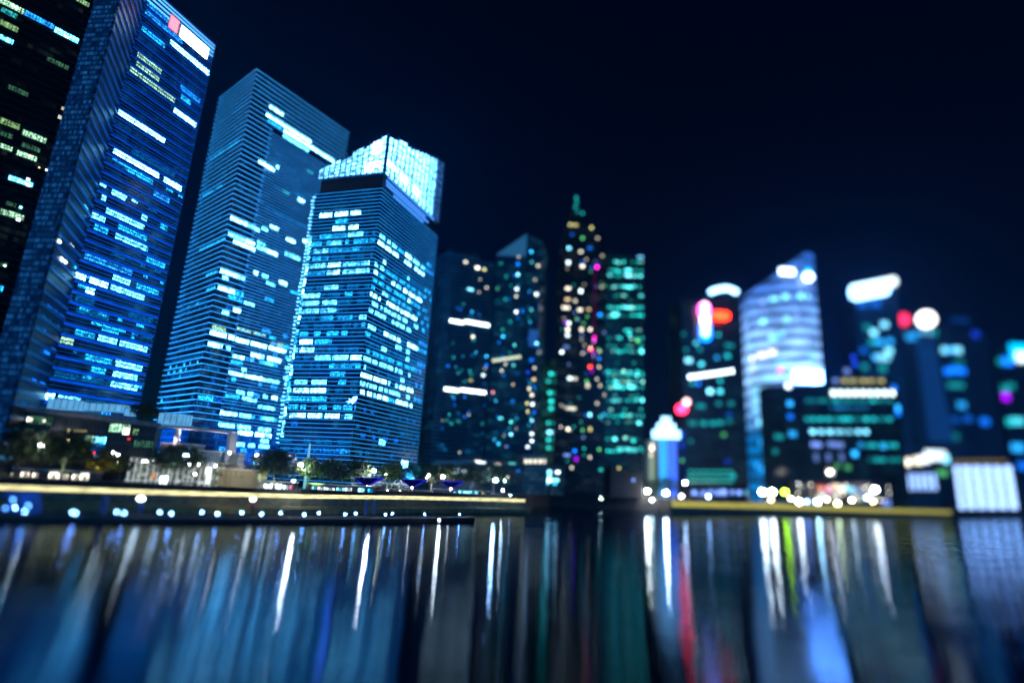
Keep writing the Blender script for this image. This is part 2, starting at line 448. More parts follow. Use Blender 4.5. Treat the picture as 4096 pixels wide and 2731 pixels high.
class Tower:
    def __init__(s, name, label, cat, poly, z0, z1, group=None):
        s.poly = [tuple(p)[:2] for p in poly]; s.z0, s.z1 = z0, z1
        n = len(poly); s.cen = (sum(p[0] for p in s.poly) / n, sum(p[1] for p in s.poly) / n)
        s.o = thing(name, label, cat, (s.cen[0], s.cen[1], z0), group)
        s.wins = []      # (size, face, k0,k1,z0,z1,mat)
    def face(s, i, j=None, out=.06): return Face(s.poly[i], s.poly[(i + 1) % len(s.poly) if j is None else j], s.cen, out)
    def wall(s, mat, name='wall', poly=None, z0=None, z1=None):
        mb = MB(); mb.prism(poly or s.poly, s.z0 if z0 is None else z0, s.z1 if z1 is None else z1)
        return mb.build(name, mat, s.o)
    def fins(s, mat, pitch, out, th, z0, z1, poly=None, name='louvre', shade=None):
        mb = MB(); pl = inset(poly or s.poly, out); z = z0
        while z < z1:
            mb.prism(pl, z, z + th); z += pitch
        return mb.build(name, mat, s.o)
    def win(s, f, k0, k1, z0, z1, mat):
        if k1 < k0: k0, k1 = k1, k0
        k0 = max(k0, .3); k1 = min(k1, f.L - .3)
        if k1 - k0 < .25: return
        s.wins.append(((k1 - k0) * (z1 - z0), f, k0, k1, z0, z1, mat))
    def seg(s, f, a, b, h, mat, fl=None, base=None, up=.5):
        """lit window row between two photo pixels; fl: snap to a floor grid"""
        k0, za, _ = f.at(*a); k1, zb, _ = f.at(*b); z = (za + zb) / 2 - h / 2
        if fl:
            base = s.z0 if base is None else base
            z = base + round((z - base - up) / fl) * fl + up
        s.win(f, k0, k1, z, z + h, mat)
    def dot(s, f, px, py, w, h, mat):
        """a small lit window w x h photo pixels large"""
        k, z, Y = f.at(px, py); sw = w * Y / F; sh = h * Y / F
        # foreshortening of the facade
        fs = max(.25, abs(f.n.dot(Vector((f.p.x, f.p.y)).normalized())))
        s.win(f, k - sw / 2 / fs, k + sw / 2 / fs, z - sh / 2, z + sh / 2, mat)
    def rows(s, f, z0, z1, fl, up, h, prof, mats, seglen=(4, 14), gap=(1, 6), rr=R, k0=0, k1=None):
        z = z0
        while z < z1 - fl * .5:
            t = (z - z0) / (z1 - z0); pr = prof(t)
            if rr.random() < pr:
                k = k0 + rr.uniform(0, gap[1]); mt = rr.choice(mats)
                while k < (k1 or f.L) - 1:
                    L = rr.uniform(*seglen)
                    if rr.random() < .45 + .5 * pr: s.win(f, k, min(k + L, (k1 or f.L) - .4), z + up, z + up + h, mt if rr.random() < .75 else rr.choice(mats))
                    k += L + rr.uniform(*gap)
            z += fl
    def finish(s, most=100):
        ws = sorted(s.wins, key=lambda w: -w[0])
        for w in ws[:most]:
            mb = MB(); w[1].quad(*w[2:6], mb); mb.build('lit_window', w[6], s.o)
        rest = ws[most:]
        if rest:
            mats = list({id(w[6]): w[6] for w in rest}.values()); mb = MB()
            for w in rest: w[1].quad(*w[2:6], mb, mi=mats.index(w[6]))
            tag(mb.build('lit_windows', mats, s.o), kind='stuff')
        return s.o

def K(ox, oy, sc_): return lambda x, y: (ox + x / sc_, oy + y / sc_)
KA = K(0, 0, 1.53125); KB = K(0, 900, 1.845); KC = K(800, 250, 1.845); KD = K(600, 1000, 1.7425)
K4 = K(1650, 750, 1.206); K5 = K(2550, 950, 1.3635); K6 = K(3250, 1000, 1.4255); KE = K(0, 0, 2.24); KG = K(0, 700, 1.65)
def sameZ(px, py, Z):
    a, b = ray(px, py); Y = (Z - H) / b
    return (a * Y, Y)
def onray(px, py, Y): a, b = ray(px, py); return (a * Y, Y)
def topz(px, py, Y): return H + ray(px, py)[1] * Y

w_white = window_mat('white_office', (.10, .58, 1), 5.5)
w_cyan = window_mat('cyan_office', (.012, .42, .95), 2.0)
w_bluew = window_mat('pale_blue_office', (.015, .3, 1), 1.6)
w_blue = window_mat('blue_office', (.004, .16, .9), .8)
w_dim = window_mat('dim_blue_office', (.003, .20, .6), .55)
w_teal = window_mat('teal_office', (.03, .5, .55), .7)
w_warm = window_mat('cream_office', (.42, .86, .55), 1.1)
w_yel = window_mat('yellow_green_office', (.30, .58, .24), .6)
w_green = window_mat('dim_green_office', (.1, .35, .22), .28)
w_hot = window_mat('bright_office', (.20, .68, 1), 11.0)

fin_pale = solid('pale_louvre', (.50, .66, .76), .45, vary=.12, scale=.05)
fin_blue = solid('blue_louvre', (.06, .30, .66), .4, vary=.15, scale=.05)
fin_grey = solid('grey_louvre', (.16, .28, .36), .45, vary=.2, scale=.05)
fin_dark = solid('dark_louvre', (.07, .09, .11), .5, vary=.2, scale=.05)
roof_m = solid('roof', (.05, .055, .06), .8)
white_panel = solid('white_panel', (.6, .64, .66), .5, vary=.08)
steel = solid('painted_steel', (.25, .27, .28), .45)
black_steel = solid('black_steel', (.02, .021, .024), .4)

def axis_blur(p):
    d = p.y * math.cos(PITCH) + (p.z - H) * math.sin(PITCH)
    return BLUR * abs(1 / FOCUS - 1 / d)
def q2(x):
    if x <= 0: return 0
    e = 10 ** math.floor(math.log10(x)); return round(x / e * 2) / 2 * e
def bokeh_strength(p, w, h, target):
    b = axis_blur(p)
    area = (w + b) * (h + b) * .8
    return q2(target * max(1, area / (w * h)))
def dotb(T, f, px, py, w, h, col, target):
    k, z, Y = f.at(px, py); x = f.p + f.t * k
    g = 1 if Y < 480 else .62 if Y < 700 else .55
    st = min(90, bokeh_strength(Vector((x.x, x.y, z)), w * g, h * g, target * (1 if Y < 480 else .5 if Y < 700 else .5)))
    T.dot(f, px, py, w * g, h * g, glow('lit_room', col, st, False))
def dots(T, f, K_, lst):
    for d in lst:
        x, y, w, h, ck, tg = d
        px, py = K_(x, y); dotb(T, f, px, py, w, h, COLS[ck], tg)

# ---- left edge: near black office tower
R0 = (-268, 298); L0 = (R0[0] - .83 * 62, R0[1] - 62)
nv = Vector((R0[0] - L0[0], R0[1] - L0[1])).normalized(); bk = Vector((-nv.y, nv.x)) * 30
T = Tower('office_tower', 'near black office tower with scattered cream lit rooms, beside the tallest blue louvred tower', 'office tower',
          [L0, R0, (R0[0] + bk.x, R0[1] + bk.y), (L0[0] + bk.x, L0[1] + bk.y)], GZ, 360)
T.wall(facade_mat('black_facade', (.008, .009, .011), 2.4, 4.2, .25, (.2, .35, .3), .05, .2))
T.fins(black_steel, 4.2, .5, .5, GZ + 4, 358, name='floor_edge')
f = T.face(0, out=.7)
for a, b, h, mt in [((0, 5), (215, 110), 3, w_warm), ((215, 110), (480, 250), 3, w_bluew), ((490, 265), (700, 375), 3.2, w_white), ((10, 90), (150, 150), 2.6, w_teal),
                    ((0, 200), (160, 275), 3, w_yel), ((0, 330), (115, 385), 2.4, w_white), ((680, 0), (800, 45), 2.6, w_yel), ((420, 520), (610, 620), 2.6, w_green), ((70, 780), (250, 850), 2.6, w_green),
                    ((0, 1075), (175, 1150), 3, w_yel), ((200, 1180), (410, 1270), 3.2, w_warm), ((195, 1290), (360, 1360), 2.6, w_green), ((0, 1180), (110, 1240), 2.6, w_green), ((0, 1300), (105, 1350), 2.4, w_warm),
                    ((150, 1375), (330, 1425), 2.6, w_warm)]:
    T.seg(f, KE(*a), KE(*b), h, mt)
for a, b, h, mt in [((55, 15), (215, 70), 2.4, w_white), ((5, 235), (155, 290), 3, w_warm), ((0, 740), (15, 760), 3, w_cyan), ((0, 580), (45, 605), 2.4, w_green), ((40, 185), (110, 205), 2, w_green)]:
    T.seg(f, KG(*a), KG(*b), h, mt)
dots(T, f, KE, [(130, 68, 26, 12, 'w', 2.5), (595, 335, 16, 10, 'w', 2.5), (70, 375, 14, 10, 'cw', 2), (415, 1527, 8, 8, 'w', 3), (350, 1505, 6, 6, 'y', 1.2), (270, 1405, 14, 10, 'k', 2), (560, 975, 10, 14, 'k', .5), (535, 1055, 14, 18, 'k', .7)])
dots(T, f, KG, [(120, 295, 14, 12, 'w', 2.5), (135, 215, 10, 10, 'cw', 2), (185, 30, 12, 10, 'w', 2), (185, 70, 14, 10, 'w', 2), (30, 600, 8, 8, 'w', 2)])
T.finish()

# ---- tallest blue louvred tower with the red and white sign
Y1 = 352
Rr = onray(860, 180, Y1); Z1 = topz(860, 180, Y1)
Rp = sameZ(660, 0, Z1)
dv = Vector((Rp[0] - Rr[0], Rp[1] - Rr[1])); rc = -.8175
t = (rc * Rr[1] - Rr[0]) / (dv.x - rc * dv.y); Cc = (Rr[0] + dv.x * t, Rr[1] + dv.y * t)
tv = (Vector(Rr) - Vector(Cc)).normalized(); bk = Vector((-tv.y, tv.x)) * 26
fl1 = 6.2
T1 = Tower('skyscraper', 'tallest blue louvred skyscraper with a red and white sign at its top corner', 'skyscraper',
           [Cc, Rr, (Rr[0] + bk.x, Rr[1] + bk.y), (Cc[0] + bk.x, Cc[1] + bk.y)], GZ, Z1)
T1.wall(facade_mat('blue_facade', (.006, .02, .05), 1.6, fl1, .62, (.02, .28, .75), .24, .12))
T1.fins(fin_blue, fl1 / 3, .55, .55, GZ + 8, Z1 - .3)
f1 = T1.face(0, out=.12)
# led lit spandrels, thicker and stronger low down
mb = MB(); z = GZ + 6
while z < Z1 - 4:
    tt = (z - GZ) / (Z1 - GZ)
    hh = 2.2 - 1.75 * min(1, tt * 1.45)
    f1.quad(.2, f1.L - .2, z + .62, z + .62 + hh * .62, mb, off=.5); z += fl1
mb.build('blue_spandrel', strip_mat('blue_led_band', (0, .075, .72), 1.25), T1.o)
WA = [((850, 300), (990, 430), w_warm), ((840, 370), (975, 480), w_warm), ((800, 410), (1070, 615), w_warm), ((735, 650), (1010, 860), w_hot), ((1065, 680), (1195, 785), w_hot),
      ((1045, 250), (1275, 470), w_hot), ((885, 90), (1110, 290), w_bluew), ((900, 20), (1060, 150), w_bluew), ((1110, 510), (1225, 610), w_bluew), ((870, 170), (1010, 280), w_cyan),
      ((705, 885), (975, 1070), w_hot), ((1005, 1090), (1110, 1150), w_hot), ((760, 1050), (930, 1150), w_cyan), ((945, 1165), (1040, 1215), w_bluew), ((680, 1190), (765, 1225), w_white),
      ((650, 1290), (880, 1405), w_white), ((560, 1325), (640, 1360), w_white), ((575, 1400), (650, 1430), w_cyan), ((720, 1400), (890, 1490), w_cyan), ((705, 1465), (900, 1550), w_cyan), ((620, 1215), (645, 1230), w_white),
      ((870, 1310), (905, 1320), w_white), ((985, 1370), (1015, 1440), w_cyan), ((800, 945), (1070, 1060), w_dim), ((1110, 580), (1170, 620), w_cyan)]
for a, b, mt in WA: T1.seg(f1, KA(*a), KA(*b), 3.7, mt, fl1, up=2.1)
WG = [((740, 120), (820, 165), w_white), ((700, 240), (945, 370), w_white), ((620, 350), (710, 385), w_cyan), ((760, 410), (955, 515), w_white), ((960, 575), (1080, 635), w_cyan), ((560, 540), (870, 650), w_bluew),
      ((745, 675), (855, 725), w_white), ((590, 695), (710, 735), w_hot), ((730, 740), (950, 825), w_white), ((495, 660), (565, 685), w_hot), ((890, 765), (1040, 805), w_cyan), ((570, 745), (620, 780), w_hot), ((500, 800), (620, 850), w_dim), ((510, 860), (720, 940), w_dim),
      ((670, 1010), (780, 1050), w_cyan), ((500, 1020), (625, 1065), w_cyan), ((650, 1060), (770, 1105), w_white), ((790, 1110), (970, 1165), w_white), ((410, 1050), (490, 1085), w_warm), ((565, 1185), (735, 1240), w_cyan), ((765, 1245), (935, 1290), w_white), ((605, 1265), (695, 1300), w_cyan),
      ((745, 1300), (905, 1345), w_white), ((730, 1380), (905, 1415), w_white), ((300, 1420), (365, 1440), w_hot), ((390, 1445), (530, 1480), w_white), ((350, 1350), (680, 1400), w_dim), ((560, 1470), (850, 1530), w_dim), ((830, 930), (1000, 1000), w_dim), ((870, 1040), (890, 1050), w_cyan)]
for a, b, mt in WG: T1.seg(f1, KG(*a), KG(*b), 3.7, mt, fl1, up=2.1)
r1 = random.Random(17)
T1.rows(f1, GZ + 8, Z1 * .7, fl1, 2.2, 3.2, lambda t: .5 - .3 * t, [w_bluew, w_cyan, w_dim, w_white], (2, 9), (2, 11), r1)
# left wing with a slim bright end
La = -.868; t = (La * Cc[1] - Cc[0]) / (.4 + La * 1.0) if False else None
# wing runs towards the camera from the inner corner
ux, uy = .40, -1.0
t = (La * Cc[1] - Cc[0]) / (ux - La * uy); Lw = (Cc[0] + ux * t, Cc[1] + uy * t)
Le = (-.918 * (Lw[1] + 2), Lw[1] + 2)
wing = [Lw, Cc, (Cc[0] - 24, Cc[1] + 12), (Le[0] - 6, Le[1] + 26), Le]
T1.wall(facade_mat('wing_facade', (.005, .014, .03), 1.5, fl1, .35, (.02, .25, .6), .10, .4), 'wing_wall', wing, GZ, Z1 - 6)
T1.fins(fin_blue, fl1, .8, 1.5, GZ + 8, Z1 - 8, wing, 'wing_louvre')
cenw = (sum(p[0] for p in wing) / 5, sum(p[1] for p in wing) / 5)
fe = Face(Le, Lw, cenw, .75); fw_ = Face(Lw, Cc, cenw, .75)
# the slim end is a fine grid of glass
mb = MB(); z = GZ + 8
mb2 = MB()
while z < Z1 - 6:
    fe.quad(.1, fe.L - .1, z, z + 6.1, mb, off=1.0); z += fl1
mb.build('end_glass', facade_mat('end_glass', (.05, .13, .26), .9, 3.1, .95, (.02, .22, .7), .42, .25, base2=(.08, .2, .35)), T1.o)
for px, py, w, h, ck, tg in [(640, 25, 60, 26, 'cw', 2.2), (675, 75, 30, 26, 'cw', 2.5), (610, 90, 20, 12, 'c', 1.2), (395, 850, 10, 10, 'c', 2), (375, 858, 10, 10, 'c', 1.6), (440, 635, 40, 6, 'c', .5), (260, 1240, 10, 10, 'c', 1.2), (295, 1240, 10, 12, 'c', 1.2), (225, 1365, 10, 14, 'c', .8), (255, 1365, 10, 14, 'c', .7), (245, 1310, 10, 12, 'b', 1)]:
    dotb(T1, fe, *KA(px, py), w, h, COLS[ck], tg)
for px, py, w, h, ck, tg in [(360, 432, 10, 10, 'w', 2), (385, 437, 8, 8, 'w', 1.6), (345, 470, 8, 8, 'cw', 2), (465, 470, 16, 12, 'w', 2), (400, 555, 8, 12, 'w', 2), (425, 572, 8, 10, 'w', 1.8), (560, 215, 16, 10, 'c', 1.2), (455, 35, 12, 10, 'c', 1.4), (220, 870, 16, 16, 'c', 1), (215, 950, 18, 12, 'c', .8), (320, 525, 10, 10, 'c', 1), (490, 605, 8, 12, 'c', .9),
                              (245, 820, 10, 8, 'g', .7), (300, 1170, 20, 10, 'b', .9), (135, 1135, 12, 10, 'd', 1.4), (270, 1375, 18, 10, 'b', .9), (215, 1355, 14, 10, 'b', .8)]:
    dotb(T1, fw_, *KG(px, py), w, h, COLS[ck], tg)
for px, py, w, h, ck, tg in [(185, 575, 14, 18, 'b', .9), (160, 630, 12, 16, 'c', 1.3), (120, 915, 14, 22, 'b', .9), (65, 920, 14, 20, 'b', .8), (100, 985, 14, 20, 'b', .9), (30, 985, 16, 20, 'b', .6)]:
    dotb(T1, fe, *KG(px, py), w, h, COLS[ck], tg)
T1.rows(fw_, GZ + 12, Z1 * .55, fl1, 2.4, 2.2, lambda t: .55 - .5 * t, [w_dim, w_dim, w_blue], (2, 8), (2, 8))
# sign
k0, za, _ = f1.at(*KA(1035, 130)); k1, zb, _ = f1.at(*KA(1265, 335))
mb = MB(); zc = (za + zb) / 2
hS = 8.5
mb_b = MB()
f1.quad(k0 - .6, k1 + .6, zc - hS / 2 - .5, zc + hS / 2 + .5, mb_b, off=.75)
sg = mb_b.build('sign', white_panel, T1.o)
f1.quad(k0 + (k1 - k0) * .28, k1, zc - hS / 2, zc + hS / 2, mb, off=1.0); mb.build('sign_panel', glow('white_sign', (.6, .78, 1), 14), sg)
mb = MB(); f1.quad(k0, k0 + (k1 - k0) * .2, zc - hS / 2, zc + hS * .62, mb, off=1.0); mb.build('sign_emblem', glow('red_sign', (1, .10, .14), 5), sg)
mb = MB(); z = Z1 - 2.2
for i in range(4):
    f1.quad(.3, f1.L - .3, z, z + .8, mb, off=.72); z -= 3.1 if i else 2.4
mb.build('roof_light', glow('roof_light_blue', (.10, .45, 1), 2.0), T1.o)
mb = MB(); mb.prism(inset(T1.poly, -2), Z1, Z1 + 1.2); mb.build('roof', roof_m, T1.o)
# podium glass boxes at its foot
mb = MB(); a, b = f1.at(*KG(290, 1480))[0], f1.at(*KG(800, 1545))[0]
f1.quad(a, b, GZ + 14, GZ + 17.5, mb, off=1.6); mb.build('podium_light', strip_mat('podium_light', (.35, .62, .9), .8), T1.o)
T1.finish()

# ---- pale louvred tower, middle of the three
Y2 = 364
Cc2 = onray(1030, 275, Y2); Z2 = topz(1030, 275, Y2)
L2 = sameZ(885, 390, Z2); R2 = sameZ(1390, 525, Z2)
B2 = (L2[0] + R2[0] - Cc2[0], L2[1] + R2[1] - Cc2[1])
T2 = Tower('skyscraper', 'pale blue skyscraper wrapped in thin bright louvres, left of the white crowned one', 'skyscraper', [Cc2, R2, B2, L2], GZ, Z2)
fr = T2.face(0); flf = T2.face(3)
kM, zM, _ = fr.at(1105, 555); kM = fr.at(955, 1230)[0]
Mx = fr.p + fr.t * kM
Mi = Mx - fr.n * 1.8
Ri = Vector(R2) - fr.n * 1.8
zO = fr.at(1130, 548)[1]
leftp = [Cc2, (Mx.x, Mx.y), (Mx.x + B2[0] - R2[0], Mx.y + B2[1] - R2[1]), L2]
rightp = [(Mi.x - fr.t.x * .5, Mi.y - fr.t.y * .5), (Ri.x, Ri.y), B2, (Mx.x + B2[0] - R2[0], Mx.y + B2[1] - R2[1])]
fl2 = 3.92
led2 = glow('louvre_edge_led', (.03, .37, 1), 2.7, False); led2b = glow('louvre_edge_led_fine', (.03, .33, 1), 1.7, False); led3 = glow('louvre_edge_led_teal', (.008, .27, .9), 2.0, False)
fac2 = facade_mat('deep_blue_facade', (.006, .018, .042), 1.7, fl2, .45, (.04, .32, .8), .30, .1)
fac2b = facade_mat('deep_blue_facade_lit', (.006, .018, .042), 1.7, fl2, .75, (.03, .28, .8), .42, .1)  # pane glow also stands in for blue reflections in the glass
T2.wall(fac2, 'wall', leftp, GZ, zO); T2.wall(fac2b, 'recessed_wall', rightp, GZ, zO); T2.wall(fac2, 'top_wall', T2.poly, zO, Z2)
zf = GZ + 3.4 + math.ceil((fr.at(880, 1700)[1] - GZ - 3.4) / fl2) * fl2
T2.fins(fin_pale, fl2, 1.35, .34, zf, zO, leftp); T2.fins(led2, fl2, 1.42, .17, zf + .1, zO, leftp, 'louvre_light')
T2.fins(fin_pale, fl2 * .62, .9, .26, zf, zO - 1, rightp, 'recess_louvre'); T2.fins(led2b, fl2 * .62, .95, .17, zf + .05, zO - 1, rightp, 'recess_louvre_light')
T2.fins(fin_pale, fl2, 1.25, .42, GZ + 3.4 + math.ceil((zO - GZ - 3.4) / fl2) * fl2, Z2 + .1, T2.poly, 'top_louvre')
T2.fins(led2, fl2, 1.32, .14, GZ + 3.5 + math.ceil((zO - GZ - 3.4) / fl2) * fl2, Z2 + .1, T2.poly, 'top_louvre_light')
mb = MB(); mb.prism(inset(T2.poly, -5), Z2 + .3, Z2 + 4); mb.build('roof', roof_m, T2.o)
fr.out = .15; flf.out = .15
fri = Face((Mi.x, Mi.y), (Ri.x, Ri.y), T2.cen, .12)
U = dict(fl=fl2, base=GZ + 3.4, up=.6)
for a, b, mt in [((510, 340), (615, 385), w_hot), ((490, 385), (820, 570), w_hot), ((620, 500), (985, 745), w_hot), ((500, 445), (610, 490), w_cyan), ((430, 740), (550, 790), w_hot), ((565, 770), (580, 785), w_hot), ((610, 545), (800, 660), w_white)]:
    T2.seg(fr, KC(*a), KC(*b), 2.6, mt, **U)
for a, b, mt in [((720, 1015), (765, 1040), w_hot), ((610, 960), (660, 985), w_teal), ((700, 950), (780, 990), w_dim), ((640, 1290), (700, 1330), w_hot), ((420, 1330), (480, 1350), w_white), ((455, 1225), (500, 1240), w_white), ((520, 1195), (580, 1230), w_hot), ((495, 1400), (570, 1440), w_hot), ((415, 1370), (490, 1410), w_white),
                 ((760, 1310), (795, 1330), w_hot), ((660, 1430), (735, 1465), w_white), ((630, 1400), (655, 1415), w_white), ((545, 1100), (800, 1200), w_dim), ((790, 800), (830, 820), w_teal)]:
    T2.seg(fri, KC(*a), KC(*b), 2.6, mt, **U)
for a, b, mt in [((225, 1150), (345, 1205), w_hot), ((350, 1195), (440, 1235), w_white), ((205, 1270), (330, 1310), w_white), ((340, 1300), (405, 1330), w_hot), ((245, 1325), (405, 1385), w_hot)]:
    T2.seg(fr, KC(*a), KC(*b), 2.7, mt, **U)
for a, b, mt in [((490, 145), (610, 185), w_hot), ((610, 190), (660, 210), w_white), ((500, 205), (545, 220), w_white), ((475, 255), (590, 290), w_hot), ((590, 295), (650, 315), w_cyan), ((540, 335), (640, 365), w_cyan), ((580, 395), (635, 410), w_hot), ((500, 440), (550, 450), w_white),
                 ((430, 535), (530, 560), w_warm), ((415, 590), (530, 610), w_hot), ((545, 610), (585, 625), w_hot), ((405, 655), (505, 675), w_hot), ((530, 680), (560, 690), w_white), ((395, 830), (480, 850), w_dim), ((335, 1005), (440, 1030), w_cyan), ((320, 1070), (420, 1080), w_dim)]:
    T2.seg(fr, KD(*a), KD(*b), 2.8, mt, **U)
for a, b, mt in [((720, 155), (750, 165), w_hot), ((780, 180), (820, 195), w_white), ((900, 215), (955, 235), w_hot), ((810, 235), (870, 260), w_white), ((800, 340), (860, 365), w_cyan), ((660, 345), (730, 370), w_white), ((605, 560), (700, 590), w_warm), ((720, 590), (800, 610), w_warm), ((845, 630), (945, 655), w_warm), ((600, 610), (690, 645), w_hot), ((705, 645), (810, 680), w_hot), ((830, 675), (945, 710), w_hot),
                 ((705, 705), (795, 735), w_hot), ((820, 740), (915, 765), w_hot), ((590, 730), (655, 755), w_hot), ((700, 760), (720, 770), w_white), ((760, 780), (890, 805), w_cyan), ((550, 845), (645, 870), w_hot), ((665, 880), (780, 905), w_hot), ((795, 905), (900, 930), w_white), ((680, 1000), (720, 1010), w_white), ((790, 1005), (820, 1020), w_white), ((850, 1020), (885, 1035), w_hot),
                 ((520, 1030), (620, 1045), w_cyan), ((640, 1045), (740, 1065), w_white), ((755, 1070), (875, 1090), w_white), ((470, 1140), (605, 1160), w_hot), ((620, 1155), (700, 1175), w_white), ((780, 1180), (860, 1195), w_white), ((470, 1195), (590, 1215), w_white), ((610, 1210), (700, 1230), w_white), ((755, 1240), (840, 1255), w_white), ((610, 1285), (710, 1300), w_hot), ((730, 1290), (840, 1310), w_hot), ((590, 1340), (660, 1350), w_white), ((685, 1350), (730, 1360), w_white), ((760, 1355), (830, 1370), w_white), ((640, 560), (660, 570), w_cyan)]:
    T2.seg(fri, KD(*a), KD(*b), 2.7, mt, **U)
for a, b, mt in [((130, 465), (215, 410), w_dim), ((240, 385), (360, 310), w_dim), ((80, 705), (290, 590), w_cyan), ((20, 990), (95, 955), w_cyan), ((120, 930), (165, 905), w_cyan), ((0, 1370), (200, 1290), w_cyan), ((70, 1190), (160, 1140), w_dim)]:
    T2.seg(flf, KC(*a), KC(*b), 2.2, mt, **U)
for a, b, mt in [((385, 205), (470, 155), w_cyan), ((395, 285), (460, 250), w_cyan), ((250, 395), (330, 360), w_dim), ((350, 375), (395, 360), w_dim), ((180, 760), (370, 720), w_dim), ((150, 875), (360, 835), w_dim), ((260, 585), (310, 570), w_dim), ((200, 690), (380, 650), w_dim)]:
    T2.seg(flf, KD(*a), KD(*b), 2.2, mt, **U)
rr = random.Random(3)
T2.rows(fri, GZ + 3.4, zO - 20, fl2, .6, 2.6, lambda t: .5 if t < .35 else .22, [w_dim, w_dim, w_blue, w_cyan], (2, 9), (2, 10), rr)
T2.rows(fri, GZ + 3.4, zO * .45, fl2, .6, 2.6, lambda t: .45, [w_cyan, w_white, w_bluew], (2, 7), (3, 12), rr)
T2.rows(flf, GZ + 3.4, zO * .6, fl2, .6, 2.2, lambda t: .4, [w_dim, w_cyan, w_dim], (1.5, 5), (4, 12), rr)
T2.rows(fr, GZ + 3.4, zO * .5, fl2, .6, 2.6, lambda t: .35, [w_dim, w_blue], (2, 7), (3, 9), rr, k1=kM)
T2.finish()

# ---- white crowned tower
Y3 = 355
p = onray(1505, 950, Y3); Cc3 = p; Z3 = topz(1521, 746, Y3)
L3 = sameZ(1266, 772, Z3); R3 = sameZ(1747, 940, Z3)
B3 = (L3[0] + R3[0] - Cc3[0], L3[1] + R3[1] - Cc3[1])
T3 = Tower('skyscraper', 'blue skyscraper with a glaring white glass crown', 'skyscraper', [Cc3, R3, B3, L3], GZ, Z3)
fl3 = 5.4
T3.wall(facade_mat('teal_blue_facade', (.006, .018, .03), 1.6, fl3, .5, (.04, .38, .62), .22, .1))
T3.fins(fin_grey, fl3 / 2, .7, .42, GZ + 4, Z3 - .2); T3.fins(led3, fl3 / 2, .76, .22, GZ + 4.1, Z3 - .4, None, 'louvre_light')
f3r = T3.face(0, out=.2); f3l = T3.face(3, out=.2)
# dark recess under the crown, then the crown
zb3 = topz(1535, 692, Y3)
T3.wall(solid('dark_recess', (.01, .012, .02), .5), 'recess_wall', inset(T3.poly, -1.5), Z3, zb3)
mb = MB()
for px0, py0, px1, py1 in [(1548, 712, 1735, 855), (1541, 727, 1700, 862), (1541, 742, 1710, 890), (1570, 785, 1690, 892)]:
    k0, za, _ = f3r.at(px0, py0); k1, zb, _ = f3r.at(px1, py1)
    f3r.quad(max(.5, k0), min(k1, f3r.L - 1), min(za, zb) , min(za, zb) + 1.5, mb, off=.9)
mb.build('crownlit_louvre', glow('crownlit_louvre_glow', (.06, .3, 1), 1.2), T3.o)  # louvres lit by the crown, that light put in as glow
zl, zc3, zr = topz(1277, 690, L3[1]), topz(1556, 548, Y3), topz(1772, 655, R3[1])
cw_ = facade_mat('crown_glass', (.1, .14, .2), 2, 3, .3, (.2, .6, 1), .2)
crown = MB(); crown.prism(T3.poly, zb3, [zc3, zr, (zl + zr) / 2, zl]); cr = crown.build('crown', cw_, T3.o)
def crown_mat(name, s, col=(.13, .5, 1)):
    m, nt, out = newmat(name)
    tc = N(nt, 'ShaderNodeTexCoord')
    n1 = N(nt, 'ShaderNodeTexNoise', inp={'Scale': .35, 'Detail': 4}); nt.links.new(tc.outputs['UV'], n1.inputs['Vector'])
    sp = N(nt, 'ShaderNodeSeparateXYZ'); nt.links.new(tc.outputs['UV'], sp.inputs[0])
    fz = math_(nt, 'FRACT', math_(nt, 'DIVIDE', sp.outputs[1], 2.6)); bars = math_(nt, 'GREATER_THAN', fz, .22)
    r1 = N(nt, 'ShaderNodeMapRange', inp={1: .36, 2: .66, 3: .12, 4: 2.3}); nt.links.new(n1.outputs['Fac'], r1.inputs[0])
    a = math_(nt, 'MULTIPLY', r1.outputs[0], math_(nt, 'MULTIPLY_ADD', bars, .75, .25))
    e = N(nt, 'ShaderNodeEmission'); e.inputs[0].default_value = (*col, 1); nt.links.new(math_(nt, 'MULTIPLY', a, s), e.inputs[1])
    nt.links.new(e.outputs[0], out.inputs[0]); return m
cm1, cm2, cm3 = crown_mat('crown_light_white', 7), crown_mat('crown_light_soft', 4), crown_mat('crown_light_blue', .35, (.08, .35, 1))
def panels(f, za, zb, n, mats, margin=.35, lo=None):
    for i in range(n):
        a0, a1 = i / n, (i + 1) / n
        k0, k1 = f.L * a0 + margin, f.L * a1 - margin
        z0a = zb3 + .8; t0, t1 = za + (zb - za) * a0, za + (zb - za) * a1
        o = .35 + .4 * (i % 2); p0 = f.p + f.t * k0 + f.n * o; p1 = f.p + f.t * k1 + f.n * o
        m_ = MB(); e0 = R.uniform(-.6, 1.6)
        q0 = p0 - f.n * .3; q1 = p1 - f.n * .3
        m_.prism([(p0.x, p0.y), (p1.x, p1.y), (q1.x, q1.y), (q0.x, q0.y)], z0a, [t0 + e0, t1 + e0, t1 + e0, t0 + e0])
        m_.build('crown_panel', mats[i % len(mats)], cr)
def ribs(f, za, zb, n):
    mb = MB(); ang = math.atan2(f.t.y, f.t.x)
    for i in range(n + 1):
        k = f.L * i / n; p = f.p + f.t * k + f.n * .7; zt_ = za + (zb - za) * i / n + R.uniform(.5, 3.2)
        mb.box((p.x, p.y, (zb3 + zt_) / 2), (.45, 1.6, zt_ - zb3), ang)
    for j in range(1, 5):
        p0, p1 = f.p + f.n * 1.0, f.q + f.n * 1.0; h0, h1 = zb3 + (za - zb3) * j / 5, zb3 + (zb - zb3) * j / 5
        mb.tube([(p0.x, p0.y, h0), (p1.x, p1.y, h1)], .3, 5)
    mb.build('crown_rib', solid('crown_rib', (.12, .2, .3), .5), cr)
